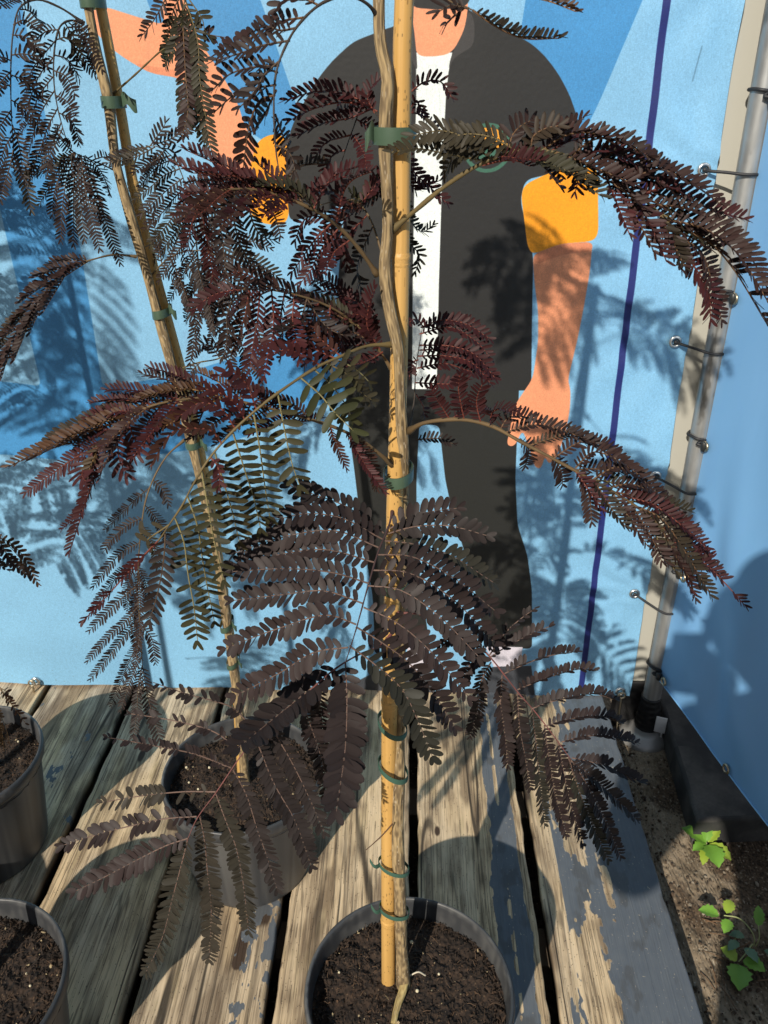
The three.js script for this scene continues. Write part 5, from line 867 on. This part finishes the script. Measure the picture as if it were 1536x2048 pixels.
// ------------------------------------------------------------------ bamboo canes and ties
const caneMat = new THREE.MeshStandardMaterial({ map: tex(128, 2048, (u, v) => { const f = fbm(u * 5, v * 9, 3, 4), s = vn(u * 40, v * 12, 5), dash = hash(u * 44, v * 330, 8) > 0.955 ? 1 : 0, patch = sm(0.35, 0.6, fbm(u * 3, v * 7, 6, 3)); let c = mix3([0.50, 0.285, 0.078], [0.69, 0.42, 0.14], 0.6 * f + 0.4 * s); c = mix3(c, [0.15, 0.075, 0.02], dash * patch * 0.6); if (hash(u * 64, v * 700, 4) > 0.985) c = [0.2, 0.12, 0.04]; return c; }), bumpMap: tex(64, 512, (u, v) => 0.5 + 0.3 * vn(u * 30, v * 10, 2), false), bumpScale: 0.0006, roughness: 0.5 });
const tieMat = new THREE.MeshPhysicalMaterial({ color: new THREE.Color().setRGB(0.075, 0.125, 0.082), roughness: 0.35, transmission: 0.15, thickness: 0 }), tieMat2 = std(0.045, 0.11, 0.08, 0.55);
function cane(label, P, r0, nodes, ties) {
  const [x, z] = [P[0].x, P[0].z], off = V(-x, 0, -z), t = thing('bamboo_cane', label, 'cane', [x, 0, z], 'canes tied to the trees');
  const g = tube(P.map((p) => p.clone().add(off)), (s) => r0 * (1.08 - 0.36 * s), 18, 60); const u = g.attributes.uv; for (let i = 0; i < u.count; i++) u.setXY(i, u.getX(i), u.getY(i) * 0.8); part('culm', g, caneMat, t);
  const c = new THREE.CatmullRomCurve3(P, false, 'centripetal'), rBase = r0;
  for (const y of nodes) { let best = 0; for (let i = 0; i <= 300; i++) if (Math.abs(c.getPointAt(i / 300).y - y) < Math.abs(c.getPointAt(best).y - y)) best = i / 300; const q = c.getPointAt(best).add(off), r0 = rBase * (1.08 - 0.36 * best); const ng = new THREE.LatheGeometry([[r0 * 0.96, -0.009], [r0 * 1.02, -0.0065], [r0 * 1.09, -0.005], [r0 * 1.0, -0.0035], [r0 * 1.13, -0.001], [r0 * 1.1, 0.0012], [r0 * 0.96, 0.004]].map((a) => new THREE.Vector2(...a)), 24); at(ng, q.x, q.y, q.z); part('node', ng, caneMat, t); }
  for (const [cx, cy, cz, rx, rz, h, tilt, tail, thin] of ties) {
    const pos = [], idx = [], n = 40, ro = 0.0007;
    for (let i = 0; i <= n; i++) { const a = i / n * 6.28318, px = Math.cos(a) * rx, pz = Math.sin(a) * rz, py = tilt * px; for (const [k, e] of [[-0.5, 0], [0.5, 0], [0.5, ro], [-0.5, ro]]) { const f = 1 + e / rx; pos.push(cx + px * f + off.x, cy + py + k * h, cz + pz * f + off.z); } }
    for (let i = 0; i < n; i++) for (let k = 0; k < 4; k++) { const a = i * 4 + k, b = i * 4 + (k + 1) % 4, cc = a + 4, d = b + 4; idx.push(a, b, cc, cc, b, d); }
    const gs = []; const bg = new THREE.BufferGeometry(); bg.setAttribute('position', new THREE.Float32BufferAttribute(pos, 3)); bg.setIndex(idx); bg.computeVertexNormals(); gs.push(bg);
    if (tail) { const tp = [], ti = [], m = 10; for (let i = 0; i <= m; i++) { const s = i / m, px = cx + Math.sign(tail) * rx * 0.9 + tail * s, py = cy + tilt * Math.sign(tail) * rx + (thin ? 0.012 * s * s : 0.004 * Math.sin(s * 5)), pz = cz + rz * 0.35 + 0.004 * Math.sin(s * 3) + 0.003 * s; const hh = h * (1 + 0.15 * Math.sin(s * 9)) * 0.5; for (const [k, e] of [[-hh, 0], [hh, 0], [hh, ro], [-hh, ro]]) tp.push(px + off.x, py + k, pz + e + off.z); } for (let i = 0; i < m; i++) for (let k = 0; k < 4; k++) { const a = i * 4 + k, b = i * 4 + (k + 1) % 4, cc = a + 4, d = b + 4; ti.push(a, b, cc, cc, b, d); } const l = m * 4; ti.push(l, l + 1, l + 2, l, l + 2, l + 3); const tg = new THREE.BufferGeometry(); tg.setAttribute('position', new THREE.Float32BufferAttribute(tp, 3)); tg.setIndex(ti); tg.computeVertexNormals(); gs.push(tg); }
    tag(part('tie', mergeGeometries(gs), thin ? tieMat2 : tieMat, t), thin ? 'narrow green tie' : 'wide green tie tape');
  }
  return t;
}
cane('speckled yellow bamboo cane stuck in the front centre pot', up([V(-0.016, 0.14, -0.694)].concat(pts3(T.stake_front)), [[-0.007, 1.42, -0.66], [-0.006, 1.55, -0.66]]), 0.0086, [1.146, 0.702, 0.33],
  [[-0.0132, 1.232, -0.656, 0.0155, 0.0155, 0.0118, 0, -0.007], [-0.008, 0.962, -0.654, 0.0125, 0.0195, 0.0105, 0.2, 0], [-0.0095, 0.849, -0.655, 0.013, 0.0195, 0.009, 0.1, 0], [-0.012, 0.672, -0.657, 0.0148, 0.0185, 0.0065, -0.5, 0, 1], [-0.011, 0.606, -0.6605, 0.0158, 0.0165, 0.0068, -0.6, 0, 1], [-0.0095, 0.443, -0.668, 0.0178, 0.0125, 0.006, -0.42, -0.012, 1], [-0.0085, 0.356, -0.674, 0.0182, 0.0122, 0.0068, -0.3, -0.012, 1]]);
cane('yellow bamboo cane leaning left in the second row pot', up([V(-0.286, 0.12, -1.058)].concat(pts3(T.stake_back).slice(1)), [[-0.336, 1.45, -1.005]]), 0.0074, [1.16, 0.88, 0.6],
  [[-0.3265, 1.245, -0.995, 0.012, 0.018, 0.012, 0, 0.017], [-0.334, 1.338, -0.995, 0.012, 0.018, 0.012, 0, 0], [-0.302, 1.016, -0.995, 0.011, 0.018, 0.01, 0.2, 0.01], [-0.283, 0.842, -1.0, 0.0105, 0.018, 0.009, 0, 0.01], [-0.267, 0.545, -1.006, 0.0095, 0.018, 0.009, 0.3, 0.008], [-0.265, 0.471, -1.012, 0.0095, 0.018, 0.008, 0.3, 0.007], [-0.27, 0.37, -1.025, 0.0105, 0.018, 0.008, 0, 0]]);

// ------------------------------------------------------------------ weeds on the path
const weedMats = [std(0.14, 0.30, 0.035, 0.5, { side: THREE.DoubleSide }), std(0.26, 0.36, 0.04, 0.5, { side: THREE.DoubleSide }), std(0.11, 0.2, 0.12, 0.55, { side: THREE.DoubleSide })];
function blade(len, wid, curl, teeth = 0) { const n = 9, pos = [], idx = []; for (let i = 0; i <= n; i++) { const s = i / n, w = wid * Math.pow(Math.sin(Math.PI * Math.pow(s, 0.8) * 0.98 + 0.03), 0.8) * (1 + teeth * (i % 2 ? 0.16 : -0.1)), y = Math.sin(s * 2.2) * curl * len; for (const k of [-1, -0.5, 0, 0.5, 1]) pos.push(k * w * 0.5, y + Math.abs(k) * w * 0.16 - (k ? 0 : 0.0006), s * len); } for (let i = 0; i < n; i++) for (let k = 0; k < 4; k++) { const a = i * 5 + k, c = a + 5; idx.push(a, c, a + 1, a + 1, c, c + 1); } const g = new THREE.BufferGeometry(); g.setAttribute('position', new THREE.Float32BufferAttribute(pos, 3)); g.setIndex(idx); g.computeVertexNormals(); return g; }
function weed(label, pos, leaves, stems = []) { const t = thing('weed', label, 'weed', pos); for (const [x, y, z, yaw, pit, len, wid, m] of leaves) { const o = part('leaf', blade(len, wid, 0.18, 1), weedMats[m], t); o.position.set(x, y, z); o.rotation.set(pit, yaw, 0, 'YXZ'); } for (const s of stems) part('stem', tube(s.map((p) => V(...p)), 0.0011, 6, 14), std(0.3, 0.33, 0.14, 0.6), t); }
weed('small bright green weed at the end of the black fence foot', [0.6, -0.1, -1.155], [[0, 0.03, 0, -2.1, -0.1, 0.05, 0.034, 0], [0, 0.034, 0, 2.9, -0.3, 0.036, 0.02, 0], [0.004, 0.033, 0, 2.2, -0.3, 0.036, 0.02, 1], [0, 0.03, 0.004, -1.1, 0.1, 0.036, 0.022, 0], [0.002, 0.032, 0.006, 0.1, 0.2, 0.05, 0.038, 0], [0.006, 0.03, 0.002, 0.8, 0.3, 0.046, 0.028, 1], [-0.002, 0.028, 0.006, -0.4, 0.4, 0.04, 0.02, 1]], [[[0, 0, 0], [0.001, 0.018, 0.001], [0, 0.034, 0.002]]]);
weed('straggly weed with pale stems by the lower right edge of the picture', [0.61, -0.1, -0.945], [[-0.045, 0.05, -0.035, -1.9, 0.2, 0.034, 0.024, 0], [-0.03, 0.05, -0.04, 2.6, 0.1, 0.03, 0.02, 1], [-0.028, 0.046, -0.03, -0.6, 0.3, 0.028, 0.02, 0], [0.02, 0.045, -0.02, 2.9, -0.3, 0.034, 0.018, 0], [-0.03, 0.02, 0.036, -0.3, 0.15, 0.048, 0.038, 0], [-0.02, 0.022, 0.03, 1.0, 0.1, 0.036, 0.028, 0], [-0.03, 0.022, 0.03, -2.2, -0.1, 0.03, 0.026, 1], [-0.012, 0.03, 0.012, 0.4, 0.1, 0.03, 0.018, 2], [-0.02, 0.03, 0.0, -0.9, 0.1, 0.03, 0.016, 2], [0.03, 0.04, 0.0, 1.5, 0.05, 0.06, 0.05, 2], [0.02, 0.03, 0.015, 0.9, 0.3, 0.03, 0.014, 2], [-0.005, 0.03, -0.01, -1.6, 0.1, 0.026, 0.016, 2]],
  [[[0.01, 0, 0.0], [0.012, 0.03, -0.01], [-0.01, 0.05, -0.03], [-0.036, 0.05, -0.036]], [[0.008, 0.0, 0], [0.004, 0.03, 0.004], [-0.012, 0.03, 0.02], [-0.028, 0.022, 0.032]], [[0.01, 0, 0], [0.02, 0.03, -0.008], [0.02, 0.046, -0.022]], [[-0.05, 0.006, 0.02], [-0.03, 0.012, 0.0], [-0.02, 0.03, -0.008]], [[0.012, 0, 0.004], [0.03, 0.012, 0.03], [0.04, 0.008, 0.06]]]);
{ // dry stems and a fallen twig
  const t = thing('dry_stalks', 'dry brown stalks scattered on the sandy path by the straggly weed', 'stalks', [0.56, -0.094, -0.95]), r = rng(9), m = std(0.17, 0.10, 0.055, 0.9);
  for (let i = 0; i < 12; i++) { const a = r() * 6.28, l = 0.02 + r() * 0.035, x = (r() - 0.4) * 0.09, z = (r() - 0.5) * 0.22; part('stalk', tube([V(x, 0.008, z), V(x + Math.cos(a) * l * 0.5, 0.012 + r() * 0.004, z + Math.sin(a) * l * 0.5 + 0.004), V(x + Math.cos(a) * l, 0.009, z + Math.sin(a) * l)], 0.0005 + r() * 0.0006, 5, 8), m, t); }
}
// ------------------------------------------------------------------ the person taking the picture (casts the rounded shade on the right)
{
  const caps = (list) => (x, y, z) => { let d = 1e9; for (const [ax, ay, az, ra, bx, by, bz, rb, k] of list) { const dx = bx - ax, dy = by - ay, dz = bz - az, l2 = dx * dx + dy * dy + dz * dz + 1e-9, t = clamp(((x - ax) * dx + (y - ay) * dy + (z - az) * dz) / l2), e = Math.hypot(x - ax - dx * t, y - ay - dy * t, z - az - dz * t) - mix(ra, rb, t), h = clamp(0.5 + 0.5 * (d - e) / k); d = d > 1e8 ? e : mix(d, e, h) - k * h * (1 - h); } return d; };
  const solid = (fn, c, half, res) => { const mc = new MarchingCubes(res, new THREE.MeshStandardMaterial(), false, false, 160000); mc.isolation = 0; for (let k = 0; k < res; k++) for (let j = 0; j < res; j++) for (let i = 0; i < res; i++) mc.field[i + j * res + k * res * res] = -fn(c[0] + (i - res / 2) / (res / 2) * half, c[1] + (j - res / 2) / (res / 2) * half, c[2] + (k - res / 2) / (res / 2) * half); mc.update(); const n = mc.count, g = new THREE.BufferGeometry(), p = new Float32Array(n * 3); for (let i = 0; i < n; i++) for (let a = 0; a < 3; a++) p[i * 3 + a] = c[a] + mc.positionArray[i * 3 + a] * half; g.setAttribute('position', new THREE.BufferAttribute(p, 3)); const q = mergeVertices(g, 1e-5); q.computeVertexNormals(); return q; };
  const t = thing('person', 'person in a dark jacket holding up a phone, seen only as a shadow', 'person', [0, -0.1, 0]); const Y = 0.1;
  const sk = std(0.42, 0.26, 0.19, 0.55), jk = std(0.03, 0.035, 0.05, 0.85), tr = std(0.03, 0.04, 0.08, 0.85);
  // whole body, one surface
  const B = [[0.0, 1.29, 0.28, 0.085, 0.13, 1.36, 0.28, 0.085, 0.05], [0.2, 0.98, 0.40, 0.115, 0.17, 1.2, 0.36, 0.125, 0.05], [0.17, 1.2, 0.36, 0.12, 0.13, 1.36, 0.32, 0.075, 0.06], [0.03, 1.33, 0.32, 0.06, 0.27, 1.33, 0.36, 0.06, 0.06], [0.12, 1.38, 0.31, 0.052, 0.09, 1.46, 0.27, 0.05, 0.04],
    [0.27, 1.33, 0.36, 0.055, 0.26, 1.12, 0.2, 0.045, 0.03], [0.26, 1.12, 0.2, 0.043, 0.068, 1.25, 0.055, 0.028, 0.02], [0.03, 1.33, 0.32, 0.055, -0.09, 1.05, 0.22, 0.048, 0.03], [-0.09, 1.05, 0.22, 0.048, -0.04, 1.25, 0.055, 0.028, 0.02],
    [0.13, 0.95, 0.40, 0.09, 0.13, 0.53, 0.38, 0.062, 0.04], [0.13, 0.53, 0.38, 0.06, 0.13, 0.09, 0.42, 0.042, 0.02], [0.29, 0.95, 0.40, 0.09, 0.32, 0.53, 0.38, 0.062, 0.04], [0.32, 0.53, 0.38, 0.06, 0.33, 0.09, 0.42, 0.042, 0.02],
    [0.13, 0.045, 0.43, 0.045, 0.12, 0.035, 0.27, 0.035, 0.03], [0.33, 0.045, 0.43, 0.045, 0.35, 0.035, 0.27, 0.035, 0.03]];
  const hd = [[0.05, 1.57, 0.225, 0.078, 0.06, 1.6, 0.25, 0.086, 0.05], [0.045, 1.5, 0.2, 0.05, 0.05, 1.55, 0.215, 0.07, 0.05], [0.042, 1.555, 0.145, 0.012, 0.044, 1.535, 0.138, 0.014, 0.02], [0.13, 1.55, 0.245, 0.02, 0.132, 1.575, 0.25, 0.022, 0.01], [-0.03, 1.55, 0.235, 0.02, -0.032, 1.575, 0.24, 0.022, 0.01], [0.09, 1.46, 0.27, 0.052, 0.06, 1.53, 0.24, 0.06, 0.04]];
  const hand = (x, s) => { const L = [[x, 1.25, 0.055, 0.03, x - s * 0.006, 1.295, 0.045, 0.032, 0.015]]; for (let i = 0; i < 4; i++) { const y = 1.275 + i * 0.02, l = [0.8, 1, 1.05, 0.92][i]; L.push([x - s * 0.004, y, 0.04, 0.0095, x + s * 0.012 * l, y + 0.006, 0.018, 0.009, 0.006], [x + s * 0.012 * l, y + 0.006, 0.018, 0.009, x + s * 0.03 * l, y + 0.004, 0.014, 0.008, 0.004]); } L.push([x, 1.27, 0.05, 0.012, x + s * 0.02, 1.295, 0.056, 0.0105, 0.008], [x + s * 0.02, 1.295, 0.056, 0.0105, x + s * 0.042, 1.305, 0.05, 0.009, 0.005]); return L; };
  const body = mergeGeometries([solid(caps(B), [0.13, 0.78, 0.28], 0.82, 116), solid(caps(hd), [0.05, 1.55, 0.235], 0.17, 80), solid(caps(hand(-0.04, 1)), [-0.03, 1.295, 0.04], 0.08, 60), solid(caps(hand(0.068, -1)), [0.058, 1.295, 0.04], 0.08, 60)]);
  part('body', body, sk, t);
  const swell = (list, e) => list.map((c) => { const q = c.slice(); q[3] += e; q[7] += e; return q; });
  part('jacket', solid(caps(swell(B.slice(0, 9).map((c, i) => i === 4 ? [0.13, 1.36, 0.32, 0.05, 0.12, 1.385, 0.31, 0.05, 0.03] : i === 6 || i === 8 ? c.map((v, a) => a > 3 && a < 7 ? mix(c[a - 4], v, 0.9) : v) : c), 0.014)), [0.09, 1.15, 0.25], 0.42, 90), jk, t);
  part('trousers', solid(caps(swell(B.slice(9, 13), 0.012)), [0.22, 0.52, 0.4], 0.54, 80), tr, t);
  part('hair', solid(caps([[0.06, 1.625, 0.255, 0.078, 0.07, 1.6, 0.285, 0.08, 0.04], [0.055, 1.645, 0.2, 0.04, 0.06, 1.64, 0.25, 0.06, 0.04]]), [0.06, 1.61, 0.25], 0.16, 60), std(0.03, 0.02, 0.015, 0.7), t);
  const ey = std(0.02, 0.02, 0.02, 0.3); for (const x of [0.015, 0.075]) part('eye', at(new THREE.SphereGeometry(0.009, 12, 10), x, 1.567, 0.157), ey, t);
  part('mouth', tube([V(0.022, 1.508, 0.158), V(0.044, 1.504, 0.153), V(0.066, 1.508, 0.158)], 0.004, 8, 12), std(0.35, 0.13, 0.11, 0.5), t);
  const ph = thing('phone', 'dark phone held upright in both hands of the person taking the picture', 'phone', [0.014, 1.14, 0.026]); part('case', box(0.075, 0.155, 0.009, 0, 0.078, 0, 0.004), std(0.02, 0.02, 0.022, 0.35), ph); part('screen', box(0.068, 0.147, 0.001, 0, 0.078, 0.0052, 0.0004), std(0.01, 0.01, 0.012, 0.1), ph);
}

renderer.render(scene, camera);
